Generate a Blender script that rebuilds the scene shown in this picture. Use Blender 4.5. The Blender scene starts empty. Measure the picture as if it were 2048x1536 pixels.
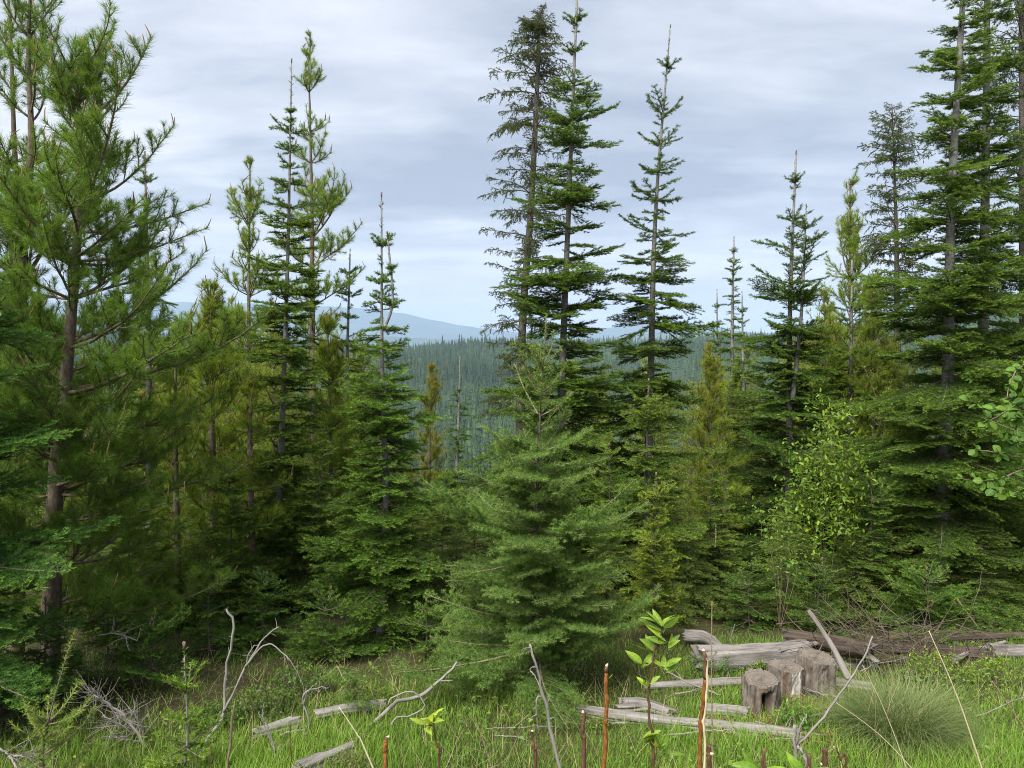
import bpy, math
import numpy as np
from mathutils import Matrix, Vector

# ------------------------------------------------------------------ camera, sky, sun, exposure
scene = bpy.context.scene
COL = scene.collection
EYE = 1.9
FPX = 1560.0                    # focal length in pixels of the 2048 px wide photograph
PITCH = math.atan(78 / FPX)
cam_d = bpy.data.cameras.new('camera')
cam = bpy.data.objects.new('camera', cam_d)
COL.objects.link(cam)
cam.location = (0, 0, EYE)
cam.rotation_euler = (math.pi / 2 - PITCH, 0, 0)
cam_d.sensor_width = 36.0
cam_d.lens = 36.0 * FPX / 2048
cam_d.clip_start = 0.05
cam_d.clip_end = 60000
scene.camera = cam

SUN_EL, SUN_AZ = math.radians(52), math.radians(212)     # high, behind the camera's left shoulder, veiled by cloud
world = bpy.data.worlds.new('World')
scene.world = world
world.use_nodes = True
world.cycles.sampling_method = 'MANUAL'
world.cycles.sample_map_resolution = 512


def build_sky():
    nt = world.node_tree
    N, Lk = nt.nodes, nt.links
    N.clear()
    out = N.new('ShaderNodeOutputWorld')
    bg_sky = N.new('ShaderNodeBackground')
    bg_cl = N.new('ShaderNodeBackground')
    mix = N.new('ShaderNodeMixShader')
    sky = N.new('ShaderNodeTexSky')
    sky.sky_type = 'NISHITA'
    sky.sun_disc = False
    sky.sun_elevation = SUN_EL
    sky.sun_rotation = SUN_AZ
    sky.air_density = 1.0
    sky.dust_density = 1.5
    Lk.new(sky.outputs[0], bg_sky.inputs[0])
    bg_sky.inputs[1].default_value = 0.05
    tc = N.new('ShaderNodeTexCoord')
    sep = N.new('ShaderNodeSeparateXYZ')
    Lk.new(tc.outputs['Generated'], sep.inputs[0])

    def math_node(op, a, b=None):
        m = N.new('ShaderNodeMath')
        m.operation = op
        for i, v in enumerate((a, b)):
            if v is None:
                continue
            if isinstance(v, (int, float)):
                m.inputs[i].default_value = v
            else:
                Lk.new(v, m.inputs[i])
        return m.outputs[0]
    zc = math_node('MAXIMUM', sep.outputs[2], 0.0)
    den = math_node('ADD', zc, 0.12)
    px = math_node('DIVIDE', sep.outputs[0], den)      # the cloud deck is a flat layer overhead
    py = math_node('DIVIDE', sep.outputs[1], den)
    comb = N.new('ShaderNodeCombineXYZ')
    Lk.new(px, comb.inputs[0])
    Lk.new(py, comb.inputs[1])

    def noise(scale, detail, rough, loc, scl, dist=0.0):
        mp = N.new('ShaderNodeMapping')
        mp.inputs['Location'].default_value = loc
        mp.inputs['Scale'].default_value = scl
        Lk.new(comb.outputs[0], mp.inputs[0])
        n = N.new('ShaderNodeTexNoise')
        n.inputs['Scale'].default_value = scale
        n.inputs['Detail'].default_value = detail
        n.inputs['Roughness'].default_value = rough
        n.inputs['Distortion'].default_value = dist
        Lk.new(mp.outputs[0], n.inputs[0])
        return n.outputs[0]
    a = noise(0.75, 4, 0.5, (3.1, 1.7, 0), (0.75, 1.0, 1), 0.35)
    b = noise(2.6, 5, 0.55, (7.3, 4.1, 2), (0.6, 1.25, 1), 0.3)
    s = math_node('ADD', math_node('MULTIPLY', a, 0.60), math_node('MULTIPLY', b, 0.40))
    ramp = N.new('ShaderNodeValToRGB')
    e = ramp.color_ramp.elements
    e[0].position = 0.39
    e[0].color = (0.335, 0.37, 0.44, 1)
    e[1].position = 0.63
    e[1].color = (0.765, 0.775, 0.80, 1)
    k = e.new(0.47)
    k.color = (0.445, 0.48, 0.55, 1)
    k = e.new(0.55)
    k.color = (0.60, 0.63, 0.685, 1)
    Lk.new(s, ramp.inputs[0])
    # towards the horizon the deck blends into pale, even air
    mr = N.new('ShaderNodeMapRange')
    mr.inputs[1].default_value = 0.0
    mr.inputs[2].default_value = 0.17
    Lk.new(zc, mr.inputs[0])
    hz = N.new('ShaderNodeMixRGB')
    hz.inputs[1].default_value = (0.66, 0.67, 0.74, 1)
    Lk.new(mr.outputs[0], hz.inputs[0])
    Lk.new(ramp.outputs[0], hz.inputs[2])
    Lk.new(hz.outputs[0], bg_cl.inputs[0])
    bg_cl.inputs[1].default_value = 0.215
    mix.inputs[0].default_value = 0.95
    Lk.new(bg_sky.outputs[0], mix.inputs[1])
    Lk.new(bg_cl.outputs[0], mix.inputs[2])
    Lk.new(mix.outputs[0], out.inputs[0])


build_sky()
sun_d = bpy.data.lights.new('sun', 'SUN')
sun_d.energy = 1.5
sun_d.angle = math.radians(40)
sun_d.color = (1.0, 0.96, 0.9)
sun = bpy.data.objects.new('sun', sun_d)
COL.objects.link(sun)
sdir = Vector((math.sin(SUN_AZ) * math.cos(SUN_EL), math.cos(SUN_AZ) * math.cos(SUN_EL), math.sin(SUN_EL)))
sun.rotation_euler = sdir.to_track_quat('Z', 'Y').to_euler()

vs = scene.view_settings
vs.view_transform = 'Standard'
vs.look = 'None'
vs.exposure = 2.62
vs.gamma = 1.0
vs.use_curve_mapping = False
cy = scene.cycles
cy.max_bounces = 5
cy.diffuse_bounces = 4
cy.glossy_bounces = 2
cy.transmission_bounces = 3
cy.volume_bounces = 1
cy.transparent_max_bounces = 4
cy.use_denoising = True
cy.denoising_prefilter = 'NONE'
cy.pixel_filter_type = 'BLACKMAN_HARRIS'
cy.filter_width = 1.0
cy.caustics_reflective = False
cy.caustics_refractive = False

# ------------------------------------------------------------------ helpers
FWD = np.array([0, math.cos(PITCH), -math.sin(PITCH)])
UPV = np.array([0, math.sin(PITCH), math.cos(PITCH)])
RNG = np.random.default_rng(11)


def at(u, v, d):
    """the point seen at photograph pixel (u, v) whose distance ahead of the camera is d metres"""
    z = (768 - v) / FPX
    r = FWD + np.array([(u - 1024) / FPX, 0, 0]) + UPV * z
    return np.array([0, 0, EYE]) + r * (d / r[1])


_GY = [-60, 0, 14, 22, 35, 60, 150, 300, 420, 520, 700, 1000, 1300, 1700, 2600, 4500, 40000]
_GZ = [4, 0, -1.9, -3.6, -7.4, -16, -44, -68, -76, -71, -52, -24, -4, -12, -70, -110, -110]


def gz(x, y):
    """height of the ground"""
    x = np.asarray(x, float)
    y = np.asarray(y, float)
    z = np.interp(y, _GY, _GZ)
    z = z + 0.035 * np.sin(1.7 * x + 0.6 * y) * np.cos(1.1 * y - 0.8 * x) + 0.02 * np.sin(3.9 * x + 2.2) * np.sin(3.3 * y)
    far = np.clip((y - 450) / 700, 0, 1) * np.clip((2600 - y) / 1200, 0, 1)
    ax = x / np.maximum(y, 1)
    z = z + far * (44 * np.clip((ax - 0.16) / 0.34, 0, 1.6) + 20 * np.clip((-ax - 0.2) / 0.4, 0, 1)
                   + 6 * np.sin(x / 130 + 1.0) + 3 * np.sin(x / 47 + y / 90))
    return z


def ground_at(u, v):
    """point of the near ground seen at pixel (u, v)"""
    lo, hi = 2.0, 60.0
    for _ in range(40):
        m = 0.5 * (lo + hi)
        p = at(u, v, m)
        if p[2] > gz(p[0], p[1]):
            lo = m
        else:
            hi = m
    return at(u, v, lo)


def unit(a):
    return a / np.maximum(np.linalg.norm(a, axis=-1, keepdims=True), 1e-9)


class Geo:
    """triangles with a material slot and two numbers per vertex: tip (new growth) and var (shade of that shoot)"""

    def __init__(self):
        self.v, self.t, self.m, self.s, self.tip, self.var = [], [], [], [], [], []
        self.n = 0

    def add(self, v, t, mat=0, tip=0.0, var=0.5, smooth=False):
        v = np.asarray(v, float).reshape(-1, 3)
        t = np.asarray(t, int).reshape(-1, 3)
        if len(v) == 0 or len(t) == 0:
            return
        self.v.append(v)
        self.t.append(t + self.n)
        self.m.append(np.full(len(t), mat, int))
        self.s.append(np.full(len(t), smooth, bool))
        self.tip.append(np.broadcast_to(np.asarray(tip, float), (len(v),)))
        self.var.append(np.broadcast_to(np.asarray(var, float), (len(v),)))
        self.n += len(v)

    def done(self):
        return (np.concatenate(self.v), np.concatenate(self.t), np.concatenate(self.m), np.concatenate(self.s),
                np.concatenate(self.tip), np.concatenate(self.var))

    def add_geo(self, g, M, mats=None):
        v, t, m, s, tip, var = g
        vv = v @ M[:3, :3].T + M[:3, 3]
        self.v.append(vv)
        self.t.append(t + self.n)
        self.m.append(m if mats is None else np.asarray(mats)[m])
        self.s.append(s)
        self.tip.append(tip)
        self.var.append(var)
        self.n += len(v)


def make_mesh(name, g, mats):
    v, t, m, s, tip, var = g.done() if isinstance(g, Geo) else g
    me = bpy.data.meshes.new(name)
    me.vertices.add(len(v))
    me.vertices.foreach_set('co', v.astype(np.float32).ravel())
    me.loops.add(len(t) * 3)
    me.loops.foreach_set('vertex_index', t.astype(np.int32).ravel())
    me.polygons.add(len(t))
    me.polygons.foreach_set('loop_start', np.arange(0, len(t) * 3, 3, dtype=np.int32))
    me.polygons.foreach_set('material_index', m.astype(np.int32))
    me.polygons.foreach_set('use_smooth', s)
    for nm, arr in (('tip', tip), ('var', var)):
        at_ = me.attributes.new(nm, 'FLOAT', 'POINT')
        at_.data.foreach_set('value', arr.astype(np.float32))
    for mm in mats:
        me.materials.append(mm)
    me.update(calc_edges=True)
    return me


def link(name, data=None, parent=None, loc=None, M=None, color=None):
    o = bpy.data.objects.new(name, data)
    COL.objects.link(o)
    if parent is not None:
        o.parent = parent
    if M is not None:
        o.matrix_basis = Matrix(M.tolist())
    elif loc is not None:
        o.location = loc
    if color is not None:
        o.color = color
    if data is None:
        o.empty_display_size = 0.2
    return o


def tag(o, label=None, cat=None, group=None, kind=None):
    if label:
        o['label'] = label
    if cat:
        o['category'] = cat
    if group:
        o['group'] = group
    if kind:
        o['kind'] = kind
    return o


def frames(pts):
    T = np.gradient(pts, axis=0)
    T = unit(T)
    ref = np.array([0.0, 0.0, 1.0]) if abs(T[:, 2]).mean() < 0.8 else np.array([0.0, 1.0, 0.0])
    S = unit(np.cross(T, ref))
    U = np.cross(S, T)
    return T, S, U


def tube(pts, rad, n=6, cap=True):
    pts = np.asarray(pts, float)
    k = len(pts)
    rad = np.broadcast_to(np.asarray(rad, float), (k,))
    T, S, U = frames(pts)
    a = np.linspace(0, 2 * math.pi, n, endpoint=False)
    ring = S[:, None, :] * np.cos(a)[None, :, None] + U[:, None, :] * np.sin(a)[None, :, None]
    v = (pts[:, None, :] + ring * rad[:, None, None]).reshape(-1, 3)
    i = np.arange(k - 1)[:, None] * n
    j = np.arange(n)[None, :]
    j2 = (j + 1) % n
    q = np.stack([i + j, i + j2, i + n + j2, i + n + j], -1).reshape(-1, 4)
    t = np.concatenate([q[:, [0, 1, 2]], q[:, [0, 2, 3]]])
    if cap:
        v = np.concatenate([v, pts[:1], pts[-1:]])
        c0, c1 = k * n, k * n + 1
        jj = np.arange(n)
        t = np.concatenate([t, np.stack([np.full(n, c0), (jj + 1) % n, jj], -1),
                            np.stack([np.full(n, c1), (k - 1) * n + jj, (k - 1) * n + (jj + 1) % n], -1)])
    return v, t


def smooth_line(pts, n):
    """Catmull-Rom through the given points, n samples"""
    p = np.asarray(pts, float)
    if len(p) == 2:
        w = np.linspace(0, 1, n)[:, None]
        return p[0] * (1 - w) + p[1] * w
    P = np.concatenate([[2 * p[0] - p[1]], p, [2 * p[-1] - p[-2]]])
    s = np.linspace(0, len(p) - 1 - 1e-6, n)
    i = s.astype(int)
    f = (s - i)[:, None]
    a, b, c, d = P[i], P[i + 1], P[i + 2], P[i + 3]
    return 0.5 * (2 * b + (c - a) * f + (2 * a - 5 * b + 4 * c - d) * f ** 2 + (3 * b - a - 3 * c + d) * f ** 3)


# ------------------------------------------------------------------ materials
def new_mat(name):
    m = bpy.data.materials.new(name)
    m.use_nodes = True
    nt = m.node_tree
    nt.nodes.clear()
    return m, nt.nodes, nt.links


def attr(N, name):
    a = N.new('ShaderNodeAttribute')
    a.attribute_name = name
    return a.outputs['Fac']


def mixc(N, Lk, fac, a, b, mode='MIX'):
    m = N.new('ShaderNodeMixRGB')
    m.blend_type = mode
    for i, v in ((0, fac), (1, a), (2, b)):
        if isinstance(v, (int, float)):
            m.inputs[i].default_value = v
        elif isinstance(v, (tuple, list)):
            m.inputs[i].default_value = (*v, 1)
        else:
            Lk.new(v, m.inputs[i])
    return m.outputs[0]


def maprange(N, Lk, val, a, b, c, d):
    m = N.new('ShaderNodeMapRange')
    Lk.new(val, m.inputs[0])
    for i, x in enumerate((a, b, c, d)):
        m.inputs[1 + i].default_value = x
    return m.outputs[0]


def leaf_mat(name, old, new, rough=0.6, spec=0.10, trans=0.40, dark=0.62, light=1.35):
    """needles and leaves: colour from shoot age (tip) and shoot shade (var), tinted by the object's own colour"""
    m, N, Lk = new_mat(name)
    out = N.new('ShaderNodeOutputMaterial')
    c = mixc(N, Lk, attr(N, 'tip'), old, new)
    oi = N.new('ShaderNodeObjectInfo')
    c = mixc(N, Lk, 1.0, c, oi.outputs['Color'], 'MULTIPLY')
    sh = maprange(N, Lk, attr(N, 'var'), 0, 1, dark, light)
    rn = maprange(N, Lk, oi.outputs['Random'], 0, 1, 0.85, 1.15)
    mu = N.new('ShaderNodeMath')
    mu.operation = 'MULTIPLY'
    Lk.new(sh, mu.inputs[0])
    Lk.new(rn, mu.inputs[1])
    c = mixc(N, Lk, 1.0, c, mu.outputs[0], 'MULTIPLY')
    p = N.new('ShaderNodeBsdfPrincipled')
    Lk.new(c, p.inputs['Base Color'])
    p.inputs['Roughness'].default_value = rough
    p.inputs['Specular IOR Level'].default_value = spec
    tr = N.new('ShaderNodeBsdfTranslucent')
    Lk.new(mixc(N, Lk, 1.0, c, (1.25, 1.2, 0.6), 'MULTIPLY'), tr.inputs[0])
    ms = N.new('ShaderNodeMixShader')
    ms.inputs[0].default_value = trans
    Lk.new(p.outputs[0], ms.inputs[1])
    Lk.new(tr.outputs[0], ms.inputs[2])
    Lk.new(ms.outputs[0], out.inputs[0])
    return m


def bark_mat(name, c1, c2, scale=(18, 18, 5), bump=0.6, rough=0.9, tint=False):
    m, N, Lk = new_mat(name)
    out = N.new('ShaderNodeOutputMaterial')
    tc = N.new('ShaderNodeTexCoord')
    mp = N.new('ShaderNodeMapping')
    mp.inputs['Scale'].default_value = scale
    Lk.new(tc.outputs['Object'], mp.inputs[0])
    n = N.new('ShaderNodeTexNoise')
    n.inputs['Scale'].default_value = 1.6
    n.inputs['Detail'].default_value = 6
    n.inputs['Roughness'].default_value = 0.65
    Lk.new(mp.outputs[0], n.inputs[0])
    f = maprange(N, Lk, n.outputs[0], 0.35, 0.68, 0, 1)
    c = mixc(N, Lk, f, c1, c2)
    if tint:
        oi = N.new('ShaderNodeObjectInfo')
        c = mixc(N, Lk, 1.0, c, oi.outputs['Color'], 'MULTIPLY')
    p = N.new('ShaderNodeBsdfPrincipled')
    Lk.new(c, p.inputs['Base Color'])
    p.inputs['Roughness'].default_value = rough
    p.inputs['Specular IOR Level'].default_value = 0.2
    b = N.new('ShaderNodeBump')
    b.inputs['Strength'].default_value = bump
    b.inputs['Distance'].default_value = 0.01
    Lk.new(n.outputs[0], b.inputs['Height'])
    Lk.new(b.outputs[0], p.inputs['Normal'])
    Lk.new(p.outputs[0], out.inputs[0])
    return m


def wood_mat(name, cols, streak=1.0, bump=0.5):
    """weathered wood: grain runs along the piece (tip = place along, var = place around, stored on the mesh)"""
    m, N, Lk = new_mat(name)
    out = N.new('ShaderNodeOutputMaterial')
    cb = N.new('ShaderNodeCombineXYZ')
    Lk.new(attr(N, 'tip'), cb.inputs[0])
    Lk.new(attr(N, 'var'), cb.inputs[1])
    tc = N.new('ShaderNodeTexCoord')

    def noise(src, scl, detail, rough=0.6):
        mp = N.new('ShaderNodeMapping')
        mp.inputs['Scale'].default_value = scl
        Lk.new(src, mp.inputs[0])
        n = N.new('ShaderNodeTexNoise')
        n.inputs['Scale'].default_value = 1.0
        n.inputs['Detail'].default_value = detail
        n.inputs['Roughness'].default_value = rough
        Lk.new(mp.outputs[0], n.inputs[0])
        return n.outputs[0]
    g1 = noise(cb.outputs[0], (3.0 * streak, 34, 1), 6, 0.7)
    g2 = noise(cb.outputs[0], (1.2, 9, 1), 4)
    sp = noise(tc.outputs['Object'], (5, 5, 5), 5)
    c = mixc(N, Lk, maprange(N, Lk, g1, 0.33, 0.68, 0, 1), cols[0], cols[1])
    c = mixc(N, Lk, maprange(N, Lk, g2, 0.52, 0.72, 0, 0.85), c, cols[2])
    c = mixc(N, Lk, maprange(N, Lk, sp, 0.55, 0.75, 0, 0.7), c, cols[3])
    p = N.new('ShaderNodeBsdfPrincipled')
    Lk.new(c, p.inputs['Base Color'])
    p.inputs['Roughness'].default_value = 0.85
    p.inputs['Specular IOR Level'].default_value = 0.2
    b = N.new('ShaderNodeBump')
    b.inputs['Strength'].default_value = bump
    b.inputs['Distance'].default_value = 0.012
    Lk.new(g1, b.inputs['Height'])
    Lk.new(b.outputs[0], p.inputs['Normal'])
    Lk.new(p.outputs[0], out.inputs[0])
    return m


M_FIR = leaf_mat('fir_needles', (0.084, 0.158, 0.028), (0.255, 0.370, 0.050))
M_PINE = leaf_mat('pine_needles', (0.162, 0.256, 0.036), (0.255, 0.330, 0.050))
M_DOUG = leaf_mat('douglas_needles', (0.138, 0.245, 0.056), (0.270, 0.350, 0.080))
M_SPRUCE = leaf_mat('spruce_needles', (0.078, 0.120, 0.042), (0.140, 0.145, 0.052))
M_LEAF = leaf_mat('broad_leaf', (0.10, 0.20, 0.035), (0.22, 0.30, 0.03), rough=0.42, spec=0.35, trans=0.38)
M_GRASS = leaf_mat('grass_blade', (0.112, 0.222, 0.028), (0.235, 0.350, 0.052), rough=0.5, trans=0.35, dark=0.7, light=1.3)
M_STRAW = leaf_mat('dry_grass', (0.30, 0.24, 0.13), (0.36, 0.30, 0.18), rough=0.7, trans=0.2)
M_TWIG = bark_mat('twig_bark', (0.10, 0.075, 0.048), (0.21, 0.165, 0.115))
M_TWIG_PALE = bark_mat('young_twig_bark', (0.15, 0.12, 0.07), (0.25, 0.21, 0.125))
M_CANDLE = bark_mat('pine_candle', (0.13, 0.075, 0.032), (0.22, 0.155, 0.065), (60, 60, 60), 0.3)
M_BARK_FIR = bark_mat('fir_bark', (0.12, 0.115, 0.105), (0.27, 0.265, 0.245), (14, 14, 26))
M_BARK_PINE = bark_mat('pine_bark', (0.085, 0.060, 0.042), (0.21, 0.17, 0.135), (22, 22, 10), 0.9)
M_BARK_DARK = bark_mat('spruce_bark', (0.05, 0.042, 0.036), (0.15, 0.135, 0.12), (26, 26, 18), 0.9)

def veined(m):
    """midrib and side veins paler, faint blotches: the leaf lies along its own x axis"""
    nt = m.node_tree
    N, Lk = nt.nodes, nt.links
    p = next(n for n in N if n.type == 'BSDF_PRINCIPLED')
    src = p.inputs['Base Color'].links[0].from_socket
    tc = N.new('ShaderNodeTexCoord')
    sp = N.new('ShaderNodeSeparateXYZ')
    Lk.new(tc.outputs['Object'], sp.inputs[0])
    ab = N.new('ShaderNodeMath'); ab.operation = 'ABSOLUTE'
    Lk.new(sp.outputs[1], ab.inputs[0])
    mid = maprange(N, Lk, ab.outputs[0], 0.008, 0.03, 1, 0)
    sub = N.new('ShaderNodeMath'); sub.operation = 'SUBTRACT'
    Lk.new(sp.outputs[0], sub.inputs[0]); Lk.new(ab.outputs[0], sub.inputs[1])
    sn = N.new('ShaderNodeMath'); sn.operation = 'SINE'
    mu = N.new('ShaderNodeMath'); mu.operation = 'MULTIPLY'; mu.inputs[1].default_value = 55
    Lk.new(sub.outputs[0], mu.inputs[0]); Lk.new(mu.outputs[0], sn.inputs[0])
    side = maprange(N, Lk, sn.outputs[0], 0.8, 1.0, 0, 0.5)
    mx = N.new('ShaderNodeMath'); mx.operation = 'MAXIMUM'
    Lk.new(mid, mx.inputs[0]); Lk.new(side, mx.inputs[1])
    c = mixc(N, Lk, mx.outputs[0], src, mixc(N, Lk, 0.3, src, (0.5, 0.55, 0.25)))
    no = N.new('ShaderNodeTexNoise'); no.inputs['Scale'].default_value = 7; no.inputs['Detail'].default_value = 4
    Lk.new(tc.outputs['Object'], no.inputs[0])
    c = mixc(N, Lk, 1.0, c, maprange(N, Lk, no.outputs[0], 0.3, 0.7, 0.72, 1.25), 'MULTIPLY')
    c = mixc(N, Lk, maprange(N, Lk, no.outputs[0], 0.68, 0.74, 0, 0.7), c, (0.16, 0.10, 0.03))
    Lk.new(c, p.inputs['Base Color'])
    return m


M_BIGLEAF = veined(leaf_mat('big_leaf', (0.10, 0.20, 0.035), (0.22, 0.30, 0.03), rough=0.5, spec=0.15, trans=0.38))

# ------------------------------------------------------------------ shoots and branches
def place_needles(g, lines, tips, n_len, n_w, dens, ang, flat, rng, mat=1, start=0.0, tipmix=0.07, jit=0.3, up_bias=0.0, rand_len=0.25):
    """lines: list of polylines; one triangle per needle, spread along and around each"""
    P, T, R, TP, VR, SC = [], [], [], [], [], []
    for ln, tp in zip(lines, tips):
        seg = np.diff(ln, axis=0)
        sl = np.linalg.norm(seg, axis=1)
        tot = sl.sum()
        n = int(tot * (1 - start) * dens + rng.random())
        if n < 1 or tot < 1e-4:
            continue
        cum = np.concatenate([[0], np.cumsum(sl)])
        s = tot * (start + (1 - start) * rng.random(n))
        i = np.clip(np.searchsorted(cum, s) - 1, 0, len(sl) - 1)
        f = ((s - cum[i]) / np.maximum(sl[i], 1e-9))[:, None]
        P.append(ln[i] + seg[i] * f)
        t = seg[i] / np.maximum(sl[i], 1e-9)[:, None]
        T.append(t)
        end = np.clip(1 - (tot - s) / tipmix, 0, 1)
        TP.append(end * tp)
        VR.append(np.full(n, np.clip(rng.normal(0.45, 0.2), 0, 1)))
        SC.append(np.clip(0.55 + (tot - s) / 0.03 * 0.45, 0.55, 1))
    if not P:
        return
    P, T = np.concatenate(P), np.concatenate(T)
    TP, VR, SC = np.concatenate(TP), np.concatenate(VR), np.concatenate(SC)
    n = len(P)
    ref = np.tile([0.0, 0.0, 1.0], (n, 1))
    vert = np.abs(T[:, 2]) > 0.85
    ref[vert] = [0.0, 1.0, 0.0]
    S = unit(np.cross(T, ref))
    U = np.cross(S, T)
    ph = rng.random(n) * 2 * math.pi
    R = S * np.cos(ph)[:, None] + U * (np.sin(ph) * (1 - flat) + flat * np.abs(np.sin(ph)) * 0.6 + up_bias)[:, None]
    R = unit(R)
    a = ang + rng.normal(0, jit, n)
    D = unit(T * np.cos(a)[:, None] + R * np.sin(a)[:, None])
    ln_ = n_len * (1 + rng.normal(0, rand_len, n)).clip(0.4, 1.6) * SC
    W = unit(np.cross(D, unit(rng.normal(0, 1, (n, 3))))) * (n_w * 0.5)
    A = P + W
    B = P - W
    C = P + D * ln_[:, None]
    v = np.stack([A, B, C], 1).reshape(-1, 3)
    t = np.arange(n * 3).reshape(-1, 3)
    var = np.clip(VR + rng.normal(0, 0.12, n), 0, 1)
    g.add(v, t, mat, np.repeat(TP, 3), np.repeat(var, 3))


def curve_line(p0, d0, L, n, bend, rng, wob=0.03):
    """a polyline from p0 along d0, bending towards vector bend"""
    d = unit(np.asarray(d0, float))
    pts = [np.asarray(p0, float)]
    st = L / n
    for i in range(n):
        d = unit(d + np.asarray(bend) / n + rng.normal(0, wob, 3))
        pts.append(pts[-1] + d * st)
    return np.array(pts)


def branch_fir(L, rng, fine=1.0, bend=None, dens=440, n_w=0.0052, n_len=0.029, lat=0.54, ang=0.95, flat=0.6, sub=True, bare=0.10, tip=1.0, up=0.35):
    """flat spray: axis, alternate side shoots, shorter shoots on those, needles on all of them"""
    g = Geo()
    sag = rng.uniform(-0.12, 0.02)
    ax = curve_line((0, 0, 0), (1, 0, sag), L, 9, (0, rng.normal(0, 0.12), rng.uniform(0.0, up)), rng, 0.035)
    lines, tips = [ax], [tip]
    r0 = 0.0035 + 0.0065 * L
    v, t = tube(ax, np.linspace(r0, 0.0022, len(ax)), 5)
    g.add(v, t, 0, 0, 0.5, True)
    T, S, U = frames(ax)
    sp = (0.042 + 0.020 * L) / fine
    xs = np.arange(bare * L + 0.02, L * 0.985, sp)
    for k, x in enumerate(xs):
        for side in (-1, 1):
            if rng.random() < 0.12:
                continue
            s = np.clip((x + rng.normal(0, sp * 0.3)) / L, 0.02, 0.99)
            f = s * (len(ax) - 1)
            i = min(int(f), len(ax) - 2)
            p = ax[i] + (ax[i + 1] - ax[i]) * (f - i)
            ll = lat * L * (1 - s) ** 0.75 * min(1, (s + 0.12) / 0.38) * rng.uniform(0.55, 1.15) + 0.03
            ll = min(ll, 0.85)
            a = rng.uniform(0.75, 1.1)
            d = T[i] * math.cos(a) + S[i] * side * math.sin(a) + U[i] * rng.normal(0.0, 0.12)
            ln = curve_line(p, d, ll, 4, T[i] * 0.35 + np.array([0, 0, rng.uniform(-0.12, 0.12)]), rng, 0.05)
            lines.append(ln)
            tips.append(tip * rng.uniform(0.5, 1.0))
            if ll > 0.06:
                v, t = tube(ln, np.linspace(0.0026, 0.0012, len(ln)), 3, False)
                g.add(v, t, 0, 0, 0.5, True)
            if sub and ll > 0.13:
                tt = unit(ln[-1] - ln[0])
                ss = unit(np.cross(tt, U[i]))
                for y in np.arange(0.045, ll * 0.93, sp * 1.05):
                    for sd in (-1, 1):
                        if rng.random() < 0.2:
                            continue
                        q = y / ll
                        fi = q * (len(ln) - 1)
                        j = min(int(fi), len(ln) - 2)
                        pp = ln[j] + (ln[j + 1] - ln[j]) * (fi - j)
                        l2 = min(0.42 * ll * (1 - q) ** 0.8 * rng.uniform(0.5, 1.1) + 0.025, 0.28)
                        d2 = tt * 0.68 + ss * sd * 0.72 + U[i] * rng.normal(0, 0.12)
                        l2n = curve_line(pp, d2, l2, 2, (0, 0, rng.uniform(-0.1, 0.1)), rng, 0.05)
                        lines.append(l2n)
                        tips.append(tip * rng.uniform(0.45, 1.0))
    place_needles(g, lines[:1], tips[:1], n_len, n_w, dens, ang, flat, rng, 1, bare, 0.08)
    place_needles(g, lines[1:], tips[1:], n_len, n_w, dens, ang, flat, rng, 1, 0.0, 0.055)
    return g.done()


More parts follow.
